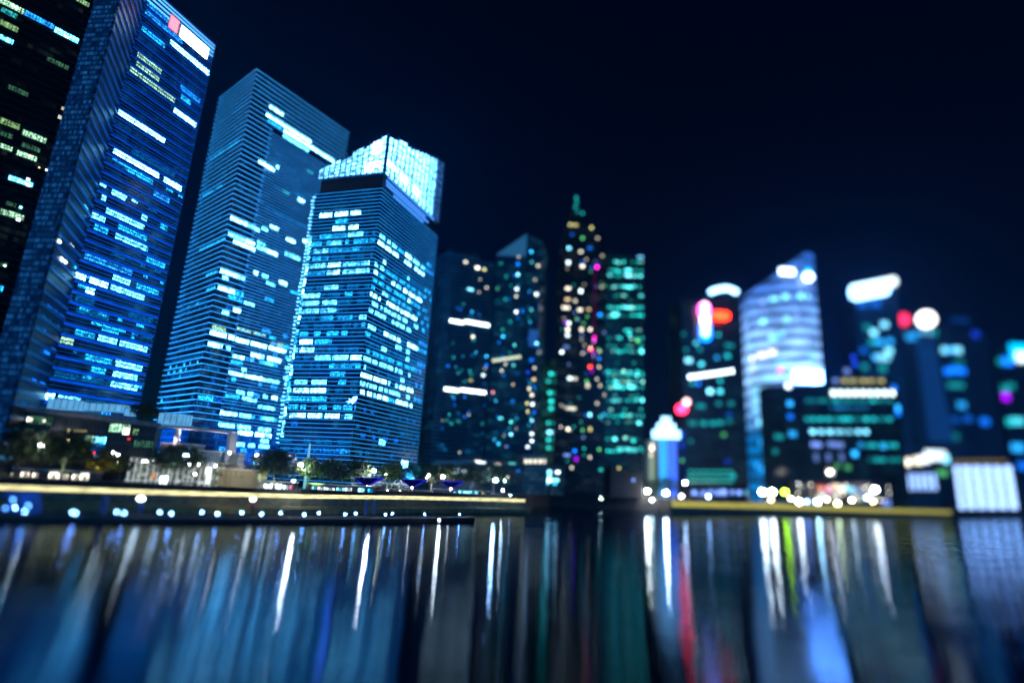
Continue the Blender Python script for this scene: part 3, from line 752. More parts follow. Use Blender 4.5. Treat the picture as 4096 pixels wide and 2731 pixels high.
ribs(f3r, zc3, zr, 14); ribs(Face(L3, Cc3, T3.cen), zl, zc3, 12)
panels(f3r, zc3, zr, 7, [cm1, cm1, cm1, cm1, cm1, cm2, cm3])
panels(Face(L3, Cc3, T3.cen), zl, zc3, 6, [cm2, cm2, cm2, cm2, cm1, cm1])
mb = MB()
for px, py, w, h in [(1512, 595, 36, 62), (1500, 662, 52, 26), (1480, 680, 36, 20)]:
    k, z, Y = f3l.at(px, py); s_ = Y / F
    mb = MB(); f3l.quad(k - w * s_ / 2 / .84, k + w * s_ / 2 / .84, z - h * s_ / 2, z + h * s_ / 2, mb, off=1.2); mb.build('crown_sign', glow('crown_sign_white', (1, .99, 1), 4), cr)
for px, py, w, h in [(1560, 662, 36, 22), (1610, 715, 30, 30), (1660, 765, 26, 26)]:
    k, z, Y = f3r.at(px, py); s_ = Y / F
    mb = MB(); f3r.quad(k - w * s_, k + w * s_, z - h * s_ / 2, z + h * s_ / 2, mb, off=1.2); mb.build('crown_sign', glow('crown_sign_white', (1, .99, 1), 4), cr)
U = dict(fl=fl3, base=GZ + 4, up=1.0)
for a, b, mt in [((885, 1140), (975, 1110), w_hot), ((1000, 1110), (1095, 1090), w_hot), ((1115, 1095), (1190, 1080), w_hot), ((1000, 1180), (1095, 1160), w_cyan), ((980, 1235), (1070, 1215), w_hot), ((1100, 1215), (1170, 1200), w_hot), ((880, 1320), (1080, 1285), w_cyan), ((1095, 1280), (1205, 1260), w_white), ((840, 1385), (950, 1365), w_white), ((965, 1355), (1050, 1340), w_white), ((830, 1445), (950, 1420), w_cyan), ((955, 1420), (1185, 1390), w_cyan), ((830, 1510), (930, 1490), w_white), ((945, 1495), (1040, 1470), w_hot), ((1065, 1475), (1250, 1440), w_cyan), ((1210, 1320), (1320, 1290), w_dim)]:
    T3.seg(f3l, KC(*a), KC(*b), 2.9, mt, **U)
for a, b, mt in [((1110, 120), (1225, 100), w_white), ((1240, 100), (1335, 80), w_hot), ((1345, 90), (1440, 70), w_white), ((1460, 75), (1535, 55), w_hot), ((1090, 185), (1220, 165), w_cyan), ((1235, 160), (1325, 140), w_hot), ((1345, 150), (1535, 115), w_white), ((1045, 310), (1190, 290), w_white), ((1210, 290), (1310, 280), w_white), ((1035, 380), (1180, 365), w_white), ((1205, 360), (1305, 350), w_white), ((1020, 450), (1175, 435), w_white), ((1190, 435), (1300, 420), w_white), ((1190, 500), (1280, 490), w_cyan), ((1310, 490), (1410, 475), w_cyan), ((1460, 470), (1510, 465), w_white), ((1170, 555), (1280, 550), w_dim),
                 ((985, 645), (1025, 640), w_cyan), ((1045, 640), (1135, 630), w_hot), ((1150, 630), (1270, 620), w_cyan), ((1045, 700), (1145, 695), w_hot), ((975, 715), (1030, 710), w_white), ((1150, 760), (1260, 755), w_white), ((1270, 750), (1385, 740), w_white), ((1400, 735), (1520, 730), w_hot), ((1250, 815), (1365, 810), w_cyan), ((1370, 810), (1510, 800), w_cyan), ((1010, 910), (1100, 900), w_white), ((1130, 900), (1235, 890), w_white), ((1250, 890), (1360, 885), w_cyan), ((930, 975), (985, 970), w_white), ((1000, 970), (1110, 965), w_hot), ((1120, 965), (1230, 955), w_hot), ((910, 1040), (980, 1035), w_white), ((1000, 1035), (1190, 1025), w_cyan), ((890, 1175), (960, 1170), w_cyan), ((970, 1170), (1085, 1165), w_hot), ((1100, 1170), (1200, 1165), w_hot), ((1220, 1165), (1320, 1160), w_hot), ((1355, 1165), (1410, 1160), w_white), ((1080, 1390), (1380, 1385), w_blue), ((1330, 1385), (1380, 1385), w_cyan), ((980, 1240), (1030, 1235), w_blue)]:
    T3.seg(f3l, KD(*a), KD(*b), 2.9, mt, **U)
rr = random.Random(11)
zlo = f3r.at(1440, 1590)[1]; zhi = f3r.at(1520, 930)[1]; kE = f3r.L * .83
T3.rows(f3r, GZ + 4 + round((zlo - GZ - 4) / fl3) * fl3, zhi, fl3, 1.1, 2.7, lambda t: .9 if t < .75 else .75, [w_white, w_white, w_cyan, w_hot, w_dim], (1.5, 9), (.4, 3.5), rr, k0=0, k1=kE)
T3.rows(f3r, GZ + 4 + round((zlo - GZ - 4) / fl3) * fl3, zhi + 10, fl3, 1.1, 2.8, lambda t: .7, [w_cyan, w_bluew], (2, 4), (1, 2), rr, k0=kE + .6)
T3.rows(f3r, GZ + 4, zlo, fl3, 1.1, 2.8, lambda t: .5, [w_dim, w_blue, w_dim], (2, 6), (3, 9), rr)
T3.rows(f3l, GZ + 4, zhi, fl3, 1.1, 2.9, lambda t: .75, [w_dim, w_dim, w_cyan, w_dim], (3, 12), (1, 5), rr)
zq = GZ + 26
while zq < zhi + 30:
    p_ = Vector(L3) - f3l.t * rr.uniform(.9, 1.9) + f3l.n * .4; w_ = rr.uniform(1.0, 2.6)
    mbl = MB(); mbl.box((p_.x, p_.y, zq + .5), (w_, 1.0, rr.uniform(.5, 1.5)), math.atan2(f3l.t.y, f3l.t.x)); zq += fl3 / 2
    mbl.build('edge_lamp', glow('edge_ladder', (.14, .58, 1), 2.6, False), T3.o)
zq = GZ + 30
while zq < zhi:
    if rr.random() < .85: T3.win(f3l, .3, rr.uniform(1.2, 2.6), zq, zq + rr.uniform(1.2, 3), rr.choice([w_white, w_cyan, w_hot]))
    zq += fl3 / 2
for px, py, w, h, mt in [(1617, 1855, 30, 28, w_hot), (1528, 1768, 26, 22, w_white)]: T3.dot(f3r, px, py, w, h, mt)
# bird shaped sign
k, z, Y = f3l.at(1452, 1604)
k = f3l.L - 3.2 if k > f3l.L - 3.2 else k
lg = MB()
def poly_on(f, k, z, pts, s_, mb, off):
    P3 = [f.p + f.t * (k + x * s_) + f.n * off for x, _ in pts]; Q3 = [p - f.n * .25 for p in P3]
    A = [(p.x, p.y, z + y * s_) for p, (_, y) in zip(P3, pts)]; B = [(p.x, p.y, z + y * s_) for p, (_, y) in zip(Q3, pts)]
    mb.face(A)
    for i in range(len(A)): j = (i + 1) % len(A); mb.face([A[i], A[j], B[j], B[i]])
sgn = 1 if ray(1470, 1604)[0] > 0 else 1
poly_on(f3l, k, z, [(-4, -.6), (-1.5, .2), (-2.4, 1.6), (-.3, .9), (.8, 2.6), (3.6, 2.9), (3.4, .8), (2.1, -.9), (.6, -2), (-.6, -.8), (-2.6, -2.1), (-1.8, -.9)], 1.0, lg, .95)
lg.build('sign', glow('bird_sign', (.04, .14, 1), 22), T3.o)

T3.finish()

# unseen spots washing the louvres: near ones at the feet, far ones added fill
for tw, fc, e, dist, zz, zt in ((T1, f1, .8, 50, 40, 150), (T2, flf, 3.2, 60, 48, 170), (T2, fr, 1.3, 60, 48, 170), (T3, f3l, .8, 60, 48, 170), (T3, f3r, .35, 60, 48, 170),
                        (T2, flf, 1.0, 22, 20, 75), (T2, fr, .6, 22, 20, 75), (T3, f3l, .25, 22, 20, 75), (T3, f3r, .35, 22, 20, 75)):
    mid = fc.p + fc.t * fc.L * .5
    base = mid + fc.n * dist
    spot((base.x, base.y, zz), (mid.x, mid.y, zt), 6.5e5 * e, (.006, .27, 1), 84 if dist > 40 else 130, 3)

# ------------------------------------------------------------------ middle distance towers
def slab(name, label, cat, tl, tr, YL, YR, depth, mat, slope=None, fin=None, group=None, z0=GZ, roof=True):
    """front facade between two photo points on its top edge"""
    a = onray(*tl, YL); b = onray(*tr, YR); za, zb = topz(*tl, YL), topz(*tr, YR)
    tv = (Vector(b) - Vector(a)).normalized(); bk = Vector((-tv.y, tv.x)) * depth
    poly = [a, b, (b[0] + bk.x, b[1] + bk.y), (a[0] + bk.x, a[1] + bk.y)]
    T = Tower(name, label, cat, poly, z0, max(za, zb), group)
    T.wall(mat, 'wall', poly, z0, [za, zb, zb, za])
    if fin: T.fins(*fin)
    if roof:
        mb = MB(); mb.prism(inset(poly, -min(depth, 8) * .3), [za - 1.5, zb - 1.5, zb - 1.5, za - 1.5], [za + 1.2, zb + 1.2, zb + 1.2, za + 1.2]); mb.build('roof', roof_m, T.o)
    T.f = T.face(0, out=.5)
    return T

def speck(T, f, K_, x0, x1, y0, y1, n, cols):
    rs = random.Random(n * 7 + int(x0))
    for _ in range(n): dotb(T, f, *K_(rs.uniform(x0, x1), rs.uniform(y0, y1)), rs.choice([7, 9, 13]), rs.choice([7, 9]), COLS[rs.choice(cols)], rs.choice([.1, .15, .22, .35]))

# banded dark tower
a, b = K4(166, 290), K4(330, 330)
YC = 520
pL = onray(*K4(160, 300), YC); pR = onray(*K4(392, 372), YC + 22)
tv = (Vector(pR) - Vector(pL)).normalized(); nb = Vector((-tv.y, tv.x))
zt = topz(*K4(162, 290), YC); zr_ = topz(*K4(392, 365), YC + 22)
ch = 7
poly = [(pL[0] + nb.x * ch * 1.5 - tv.x * 1, pL[1] + nb.y * ch * 1.5 - tv.y), (pL[0] + tv.x * ch * .4 + nb.x * ch * .3, pL[1] + tv.y * ch * .4 + nb.y * ch * .3), (pL[0] + tv.x * ch * 1.4, pL[1] + tv.y * ch * 1.4), pR, (pR[0] + nb.x * 40, pR[1] + nb.y * 40), (pL[0] + nb.x * 40, pL[1] + nb.y * 40)]
T = Tower('skyscraper', 'dark finely banded skyscraper with two bright white floors, right of the white crowned tower', 'skyscraper', poly, GZ, zt)
T.wall(facade_mat('banded_facade', (.010, .022, .034), 1.8, 3.8, .45, (.02, .3, .55), .22, .15), 'wall', poly, GZ, zr_)
inn = [poly[0], poly[1], poly[2]]
kx = Vector(pL).lerp(Vector(pR), .68)
tp = [poly[0], poly[1], poly[2], (kx.x, kx.y), (kx.x + nb.x * 40, kx.y + nb.y * 40), poly[5]]
T.wall(facade_mat('banded_top', (.012, .02, .03), 1.8, 3.8, .2, (.05, .3, .5), .1, .2), 'top_wall', tp, zr_, zt)
T.fins(solid('banded_louvre', (.12, .26, .36), .5), 3.8, .7, .9, GZ + 3, zr_, poly)
T.fins(solid('banded_louvre', (.12, .26, .36), .5), 3.8, .7, .9, zr_ + .5, zt - 1, tp, 'top_louvre')
f = T.face(2, 3, out=.9)
hot = glow('white_floor', (.75, .95, 1), 7, False); 
for p0, p1, w in [((142, 637), (246, 652), 0), ((250, 650), (368, 661), 0), ((116, 968), (222, 978), 0), ((230, 977), (355, 988), 0)]:
    T.seg(f, K4(*p0), K4(*p1), 2.6, hot)
dots(T, f, K4, [(255, 360, 22, 12, 'k', .7), (312, 388, 26, 14, 'k', 1.5), (345, 396, 14, 8, 'Y', .7), (278, 492, 40, 10, 'cw', 1.2), (290, 720, 14, 14, 'k', 1), (285, 600, 10, 10, 'c', .5), (355, 815, 12, 14, 'c', 1.1), (355, 858, 12, 14, 'b', .7), (340, 905, 18, 14, 'w', 1),
                (143, 820, 8, 8, 't', .5), (197, 820, 10, 8, 't', .3), (280, 930, 22, 10, 'Y', .3), (170, 860, 14, 12, 'b', .4), (250, 1010, 10, 10, 'b', .35), (198, 1018, 10, 10, 'b', .4), (250, 1105, 10, 10, 'b', .4), (350, 1050, 12, 12, 'b', .5), (275, 885, 12, 10, 't', .3)])
T.rows(f, GZ + 10, zr_ - 10, 3.8, 1.2, 2, lambda t: .25, [w_dim, w_dim, w_teal], (2, 5), (8, 26))
speck(T, f, K4, 120, 385, 420, 1290, 30, 'cbttkb')
T.finish(60)

# slanted roof tower
YC = 545
mA = facade_mat('slate_facade', (.02, .065, .095), 2.2, 3.6, .55, (.03, .4, .6), .22, .15)
pl_ = [onray(*K4(408, 322), YC), onray(*K4(552, 222), YC), onray(*K4(626, 262), YC + 6), onray(*K4(652, 300), YC + 30)]
zz = [topz(*K4(408, 322), YC), topz(*K4(552, 222), YC), topz(*K4(626, 262), YC + 6), topz(*K4(652, 300), YC + 30)]
pl_ += [(pl_[3][0] - 8, pl_[3][1] + 25), (pl_[0][0] + 4, pl_[0][1] + 40)]
T = Tower('skyscraper', 'slate blue skyscraper with a slanted blue roof panel and scattered lit rooms', 'skyscraper', pl_, GZ, max(zz))
T.wall(mA, 'wall', pl_, GZ, zz + [zz[3], zz[0]])
f = T.face(0, 1, out=.5); f2 = T.face(1, 2, out=.5)
mb = MB()
a0 = topz(*K4(412, 330), YC); a1 = topz(*K4(548, 292), YC)
n_ = f.n * .5
mb.face([(pl_[0][0] + n_.x, pl_[0][1] + n_.y, zz[0] - 1), (pl_[1][0] + n_.x, pl_[1][1] + n_.y, zz[1] - 26), (pl_[1][0] + n_.x, pl_[1][1] + n_.y, zz[1] - .5), (pl_[0][0] + n_.x, pl_[0][1] + n_.y, zz[0] + .2)])
mb.face([(pl_[0][0], pl_[0][1], zz[0] - 1), (pl_[1][0], pl_[1][1], zz[1] - 26), (pl_[1][0] + n_.x, pl_[1][1] + n_.y, zz[1] - 26), (pl_[0][0] + n_.x, pl_[0][1] + n_.y, zz[0] - 1)])
mb.build('roof_panel', glow('slanted_roof_blue', (.02, .13, .30), .8), T.o)
LA = [(508, 370, 16, 16, 'b', 1.1), (508, 420, 14, 14, 'cw', 1.4), (512, 335, 14, 10, 'k', .25), (503, 490, 16, 12, 'w', 1.2), (500, 525, 12, 10, 'k', .5), (500, 600, 12, 12, 'w', 1.4), (535, 595, 14, 22, 'b', 1.6), (550, 362, 16, 14, 'k', .35), (437, 718, 14, 12, 'c', 1), (435, 685, 18, 10, 't', .3), (492, 760, 10, 10, 'a', .5), (535, 757, 14, 12, 'k', .3),
      (488, 857, 10, 10, 'a', .45), (430, 883, 14, 10, 'k', .4), (483, 1030, 12, 12, 'b', .5), (485, 950, 10, 10, 'y', .3), (520, 1085, 18, 14, 'a', .9), (475, 1130, 14, 12, 'a', .8), (425, 1112, 24, 10, 'a', .7), (475, 1190, 14, 14, 'cw', 1.3), (515, 1187, 18, 10, 'k', .6), (415, 1235, 14, 14, 'c', .8), (515, 1245, 10, 12, 'c', .6), (388, 987, 12, 10, 'P', .6), (410, 488, 10, 12, 'g', .3), (448, 540, 10, 10, 't', .35), (452, 430, 12, 20, 't', .25), (395, 1215, 10, 12, 'c', .4), (440, 905, 8, 8, 'b', .3), (545, 430, 12, 12, 'k', .3), (540, 640, 10, 12, 'c', .4)]
dots(T, f, K4, LA)
LB_ = [(572, 310, 14, 14, 'c', 1), (605, 378, 16, 12, 'k', .5), (575, 360, 10, 12, 'a', .3), (597, 515, 20, 18, 'w', 1.2), (590, 445, 10, 14, 'k', .25), (573, 590, 12, 14, 'a', .4), (600, 752, 26, 12, 'cw', 1.5), (588, 870, 12, 12, 'k', .4), (585, 925, 20, 14, 'y', .6), (562, 970, 14, 18, 'k', .7), (575, 1000, 16, 16, 'k', .8), (552, 1040, 10, 14, 'Y', .6), (578, 1045, 16, 16, 'w', 1.3), (605, 1065, 8, 14, 'Y', .6), (575, 1123, 16, 14, 'cw', .9), (575, 1187, 16, 14, 'w', 1.2), (575, 1222, 14, 14, 'w', 1.4), (555, 1250, 18, 12, 'w', 1), (612, 1005, 8, 10, 'Y', .5), (630, 885, 8, 14, 'k', .4), (555, 1080, 10, 14, 'Y', .5), (585, 1085, 18, 20, 'b', .5), (600, 960, 18, 22, 'b', .35), (575, 830, 24, 14, 'b', .5), (555, 890, 16, 14, 'd', .5)]
dots(T, f2, K4, LB_)
speck(T, f, K4, 375, 545, 360, 1280, 36, 'cbtktb'); speck(T, f2, K4, 555, 625, 420, 1280, 30, 'ktbckb')
mb = MB()
k0 = f2.at(*K4(562, 700))[0]
zA, zB = f2.at(*K4(600, 770))[1], f2.at(*K4(610, 690))[1]
f2.quad(max(0.5, k0), f2.L - .5, zA, zB, mb, off=.4)
mb.build('blue_reflection_glow', glow('blue_reflection_glow', (.03, .2, .75), .45), T.o)  # glowing quad painted in for a blue reflection on the glass
p0, p1 = K4(386, 836), K4(545, 812)
for i in range(8):
    a_ = i / 8; b_ = (i + .8) / 8
    T.seg(f, (p0[0] + (p1[0] - p0[0]) * a_, p0[1] + (p1[1] - p0[1]) * (a_ + .06)), (p0[0] + (p1[0] - p0[0]) * b_, p0[1] + (p1[1] - p0[1]) * (b_ - .04)), 2.4, glow('cream_floor', (.85, 1, .75), 1.5, False))
T.finish(80)

# lower teal lit block in the gap
T = slab('office_block', 'lower teal lit office block, between the slanted roof tower and the spired tower', 'office block', K4(640, 835), K4(728, 830), 650, 655, 40, facade_mat('teal_block', (.01, .02, .022), 2.5, 3.6, .8, (.06, .5, .45), .35))
lst = [(695, 865, 22, 14, 'a', .9), (668, 898, 16, 14, 't', 1.2), (690, 910, 18, 14, 't', 1.2), (662, 990, 20, 14, 't', 1), (668, 1030, 22, 18, 't', 1.2), (670, 1065, 26, 14, 't', 1.2), (708, 1120, 14, 18, 'a', 1.2), (655, 1135, 10, 12, 't', .7), (660, 1180, 26, 16, 'cw', 1.5), (712, 1165, 10, 14, 't', .8), (655, 1215, 16, 14, 't', .9), (685, 1215, 14, 12, 't', .9), (655, 1255, 14, 12, 't', .7), (685, 1255, 18, 14, 't', .8), (708, 1000, 14, 16, 't', .4), (655, 935, 16, 14, 't', .5), (705, 935, 16, 14, 't', .6), (690, 1065, 14, 18, 't', .9)]
dots(T, T.f, K4, lst); T.finish(60)

# spired tower: stepped top
YC = 600
def lay(px0, px1, pyt, pyb, D=30, name='wall', mat=None):
    a, b = onray(*K4(px0, pyt), YC), onray(*K4(px1, pyt), YC)
    return [a, b, (b[0], b[1] + D), (a[0], a[1] + D)], topz(*K4(px0, pyt), YC)
pb, zb_ = lay(712, 938, 300, 0)
mS = facade_mat('spire_facade', (.012, .013, .016), 2.4, 3.6, .45, (.3, .45, .5), .10, .2)
T = Tower('skyscraper', 'black skyscraper with a stepped pointed top and a magenta lit edge', 'skyscraper', pb, GZ, zb_)
T.wall(mS, 'wall', pb, GZ, zb_)
for i, (x0, x1, yt, yb, D) in enumerate([(726, 922, 215, 300, 24), (738, 888, 165, 215, 18), (760, 842, 120, 165, 12)]):
    p_, z_ = lay(x0, x1, yt, yb, D); lo = topz(*K4(x0, yb), YC); T.wall(mS, 'setback', p_, lo - .2, z_)
p_, _ = lay(776, 806, 110, 0, 6); lo = topz(*K4(780, 121), YC); hi = topz(*K4(790, 42), YC)
cx_ = (p_[0][0] + p_[1][0]) / 2; cy_ = p_[0][1] + 3
mb = MB(); mb.tube([(cx_, cy_, lo), (cx_, cy_, (lo + hi) / 2), (cx_, cy_, hi)], [4.2, 3, .5], 8); mb.build('spire', steel, T.o)
f = T.face(0, out=.5); 
fU = Face(pb[0], pb[1], T.cen, .6)
TOPD = [(790, 50, 16, 18, 't', .35), (792, 72, 14, 16, 't', .3), (785, 95, 14, 16, 't', .3), (795, 118, 16, 16, 't', .3), (820, 125, 14, 14, 't', .35), (760, 180, 14, 12, 'Y', .4), (785, 182, 30, 12, 'Y', .35), (863, 195, 18, 16, 'Y', .4), (820, 245, 16, 14, 'g', .5), (893, 245, 14, 12, 'k', .2), (770, 228, 20, 14, 'b', .25)]
dots(T, fU, K4, TOPD)
dots(T, f, K4, [(755, 293, 20, 14, 'cw', 1.2), (752, 362, 18, 18, 'w', 1.4), (820, 380, 20, 16, 'k', 1.1), (812, 310, 20, 14, 'k', .5), (855, 293, 30, 14, 'b', .4), (750, 487, 30, 14, 'k', 1), (812, 500, 18, 18, 'w', 1.6), (748, 540, 30, 14, 'y', .6), (785, 547, 14, 14, 'k', .4), (740, 580, 50, 16, 'k', 1.1), (808, 590, 26, 16, 'k', .9), (850, 588, 20, 14, 'y', .35), (890, 385, 14, 14, 'm', 2), (903, 612, 12, 12, 'b', 1.6), (754, 655, 14, 16, 'w', 1.2), (748, 685, 18, 16, 'k', 1.2), (748, 712, 18, 16, 'w', 1.2), (738, 652, 10, 14, 'p', .7), (720, 793, 14, 14, 'w', 1.4), (742, 768, 36, 14, 'l', .35), (815, 685, 18, 20, 'k', .8), (857, 685, 16, 14, 'k', .9),
                 (860, 780, 16, 18, 'r', 1.8), (860, 775, 8, 8, 'k', 1.2), (857, 865, 16, 14, 'r', 1.8), (877, 725, 12, 20, 'm', .9), (877, 740, 10, 16, 'm', .6), (872, 800, 8, 40, 'p', .5), (866, 885, 8, 16, 'p', .4), (760, 920, 26, 16, 'w', 1.2), (785, 922, 18, 14, 'k', .4), (845, 955, 20, 26, 'k', .5), (840, 935, 14, 16, 'g', .5), (765, 1065, 62, 12, 'k', .8), (855, 1095, 14, 18, 'cw', 1.4), (750, 1165, 14, 14, 'k', 1.1), (820, 1170, 12, 14, 'g', .4), (857, 1165, 16, 24, 'Y', .4), (782, 1270, 18, 18, 'b', 1), (790, 1308, 18, 22, 'p', .8), (745, 1290, 40, 14, 'l', .6), (768, 1350, 14, 14, 'k', .4),
                 (855, 1300, 14, 14, 'k', .35), (900, 1262, 16, 14, 'g', .5), (930, 1310, 14, 14, 'b', .9), (930, 1185, 14, 14, 'b', .8), (925, 1095, 18, 14, 'c', .7), (905, 1105, 14, 14, 't', .6), (900, 865, 14, 14, 'k', .35), (900, 825, 12, 12, 'b', .7), (900, 790, 10, 14, 'k', .3), (930, 890, 12, 14, 'c', .4), (908, 1360, 20, 14, 't', .5), (930, 1350, 10, 16, 'b', .6), (928, 1000, 14, 20, 'k', .35), (905, 955, 12, 14, 'k', .3), (912, 480, 18, 14, 'k', .2), (915, 330, 14, 16, 'k', .2), (825, 655, 14, 14, 'g', .3), (890, 1040, 12, 14, 'k', .3), (925, 700, 14, 16, 'l', .2), (820, 800, 14, 14, 'k', .25)])
mb = MB()
k = f.at(*K4(876, 600))[0]
speck(T, f, K4, 715, 935, 330, 1380, 50, 'kltbgbt')
f.quad(k - .8, k + .8, f.at(*K4(868, 890))[1], f.at(*K4(880, 380))[1], mb, off=.35); mb.build('neon_line', glow('violet_neon', (.22, .0, .14), .30), T.o)
T.finish(100)

# green lit tower
T = slab('skyscraper', 'dark skyscraper full of teal green lit offices with one blue lamp on its roof', 'skyscraper', K4(938, 322), K4(1112, 338), 625, 632, 45, facade_mat('green_facade', (.006, .011, .012), 2.2, 3.7, .7, (.05, .45, .4), .12, .2))
rg = random.Random(5); zT = T.z1
bands = [(360, .5), (400, .9), (425, .9), (478, 1), (522, .25), (545, .25), (578, 1), (618, 1), (690, .5), (725, .7), (765, .8), (790, .9), (845, .3), (890, .9), (905, .9), (935, 1), (965, 1), (1005, .5), (1025, .7), (1070, .3), (1100, .6), (1130, .7), (1210, .6), (1258, .6), (1270, .6)]
for y, dn in bands:
    x = 952
    while x < 1122:
        if rg.random() < dn:
            br = rg.choice([.1, .2, .3, .45, .8]) * (.5 + dn * .5)
            dotb(T, T.f, *K4(x - (y - 350) * .012, y + rg.uniform(-3, 3)), rg.choice([12, 17, 24]), rg.choice([11, 14]), rg.choice([TEAL, TEAL, AQUA, TEAL, (.3, .95, .8)]), br)
        x += rg.choice([13, 19, 27])
dots(T, T.f, K4, [(1035, 400, 24, 14, 'a', 1.5), (1040, 425, 40, 14, 'cw', 1.5), (1035, 480, 66, 12, 'a', 1.5), (1032, 578, 60, 14, 'a', 1.5), (978, 612, 44, 22, 'a', 1.6), (1045, 707, 16, 16, 't', 1.2), (1085, 738, 18, 16, 'g', .9), (1105, 790, 16, 26, 'a', 1.4), (990, 960, 50, 14, 'a', 1.5), (1055, 960, 50, 14, 'a', 1.4), (1110, 1025, 18, 20, 'a', 1.4), (1092, 1135, 24, 18, 'a', 1.2), (1008, 1100, 18, 16, 't', 1), (975, 1212, 26, 16, 'a', 1.2), (1065, 1220, 18, 18, 't', 1), (1035, 1262, 130, 16, 'a', .8)])
pp = onray(*K4(1100, 352), 632); mb = MB(); zc_ = topz(*K4(1100, 352), 632)
mb.box((pp[0], pp[1] + 2, zc_ - 1), (6, 3, 13)); mb.build('roof_lamp', glow('blue_roof_lamp', (.16, .6, 1), 4), T.o)
T.finish(100)

# slim tower behind the crowned one
T = slab('skyscraper', 'slim dim tower with cream lit flats, half hidden behind the white crowned tower', 'skyscraper', (1700, 1428), (1765, 1432), 640, 640, 30, facade_mat('slim_facade', (.015, .02, .024), 2.4, 3.5, .5, (.3, .4, .4), .08, .2))
KS = K(1600, 1200, 2.24)
rg = random.Random(9)
dots(T, T.f, KS, [(255, 688, 12, 12, 'y', .7), (230, 755, 12, 12, 'y', .4), (272, 760, 10, 10, 'g', .6), (298, 792, 10, 10, 'k', .5), (300, 705, 12, 12, 'c', 1.2), (292, 858, 10, 10, 'b', .8), (215, 885, 14, 12, 'l', .8), (265, 895, 10, 10, 'k', .8), (290, 900, 10, 10, 'k', .6), (235, 1022, 12, 12, 'y', .7), (282, 1012, 10, 10, 'k', .9), (283, 1148, 12, 12, 'b', 1.1), (240, 1165, 10, 10, 'b', .8), (200, 1208, 24, 12, 'k', 1.1), (245, 1210, 20, 12, 'Y', .5), (260, 1240, 10, 10, 'k', .6), (205, 1235, 8, 8, 'w', .6), (180, 1300, 12, 10, 'Y', .25), (190, 1348, 60, 12, 'k', .8), (250, 1330, 12, 12, 'b', 1.2), (188, 1395, 14, 14, 'l', 1.2), (235, 1400, 10, 10, 'g', .5), (207, 1435, 10, 12, 'Y', .7), (183, 1462, 14, 14, 'w', 1.4), (158, 1462, 8, 10, 'y', .7), (295, 835, 10, 10, 'k', .5), (210, 862, 12, 10, 'y', .5), (235, 862, 10, 10, 'y', .3), (290, 1000, 10, 10, 'b', .5)])
for i in range(6): dotb(T, T.f, *KS(190 + i * 18, 1085), 13, 26, WHITE, .75)
T.finish(60)
# cross shaped neon sign rising behind
t = thing('rooftop_sign', 'small red and blue neon cross sign at the right edge of the white crowned tower', 'sign', (*onray(1697, 1440, 470), topz(1697, 1440, 470)))
def blk(mb, px, py, w, h, Y, d=.5):
    p = P(px, py, Y); s_ = Y / F; mb.box((p.x, p.y, p.z), (w * s_, d, h * s_))
mb = MB(); blk(mb, 1697, 1420, 8, 60, 470); mb.build('blue_tube', glow('neon_blue', (.01, .12, 1), 2.5), t)
mb = MB(); blk(mb, 1705, 1345, 10, 20, 470); mb.build('red_tube', glow('neon_red', (1, .03, .12), 3), t)
mb = MB(); blk(mb, 1678, 1376, 16, 14, 470); mb.build('red_tube', glow('neon_red', (1, .03, .12), 3), t)
mb = MB(); blk(mb, 1696, 1374, 18, 20, 470); mb.build('white_tube', glow('neon_white', (1, .9, .95), 2.5), t)
p = P(1697, 1450, 470); mb = MB(); mb.box((p.x, p.y + .6, (p.z + GZ) / 2), (2.4, .5, p.z - GZ)); mb.build('post', black_steel, t)
T = slab('office_block', 'narrow dark block with a vertical blue neon strip, left of the dark banded tower', 'office block', (1738, 1425), (1765, 1428), 600, 600, 20, facade_mat('narrow_facade', (.01, .015, .02), 2.4, 3.5, .2, (.1, .3, .5), .2))
mb = MB(); p = P(1746, 1465, 599); mb.box((p.x, p.y - .4, p.z), (2.6, .6, 19)); mb.build('neon_strip', glow('neon_strip_blue', (.02, .16, .9), 1.6), T.o); T.finish()

# low podiums under the middle towers
def podium(label, tl, tr, YL, YR, D, lits, Kf=K4, mat=None, cat='low building'):
    T = slab('podium_building', label, cat, tl, tr, YL, YR, D, mat or facade_mat('podium_facade_%d' % tl[0], (.03, .04, .045), 3, 4, .8, (.2, .45, .5), .12, .3))
    for x, y, w, h, ck, tg in lits: dotb(T, T.f, *Kf(x, y), w, h, COLS[ck], tg)
    return T.finish(60)
podium('low pale podium with long white lit signs at the foot of the dark banded tower', K4(100, 1318), K4(300, 1312), 470, 478, 18, [(165, 1362, 70, 16, 'w', 2), (198, 1365, 44, 16, 'w', 1.8), (218, 1370, 22, 14, 'cw', .9), (250, 1370, 22, 16, 'w', 1.6), (125, 1385, 30, 8, 'k', .5)])
podium('grey podium with white canopy lights at the foot of the slanted roof tower', K4(270, 1312), K4(540, 1310), 500, 515, 20, [(330, 1325, 56, 10, 'w', 1.3), (312, 1318, 50, 8, 'k', .7), (410, 1332, 40, 10, 'k', .45), (480, 1330, 44, 12, 'a', .4), (370, 1355, 14, 16, 'w', .8), (460, 1395, 18, 16, 'k', .5), (543, 1395, 20, 18, 'a', .8), (510, 1365, 20, 14, 'b', .35), (573, 1367, 12, 12, 'k', .4)])
podium('cream lit podium with a row of tall windows, left of the white screen', K4(530, 1290), K4(652, 1290), 520, 525, 25, [(545, 1320, 24, 26, 'k', .8), (568, 1320, 22, 26, 'k', .8), (592, 1320, 22, 26, 'k', .8), (616, 1320, 22, 26, 'k', .7), (636, 1320, 20, 26, 'k', .6)])
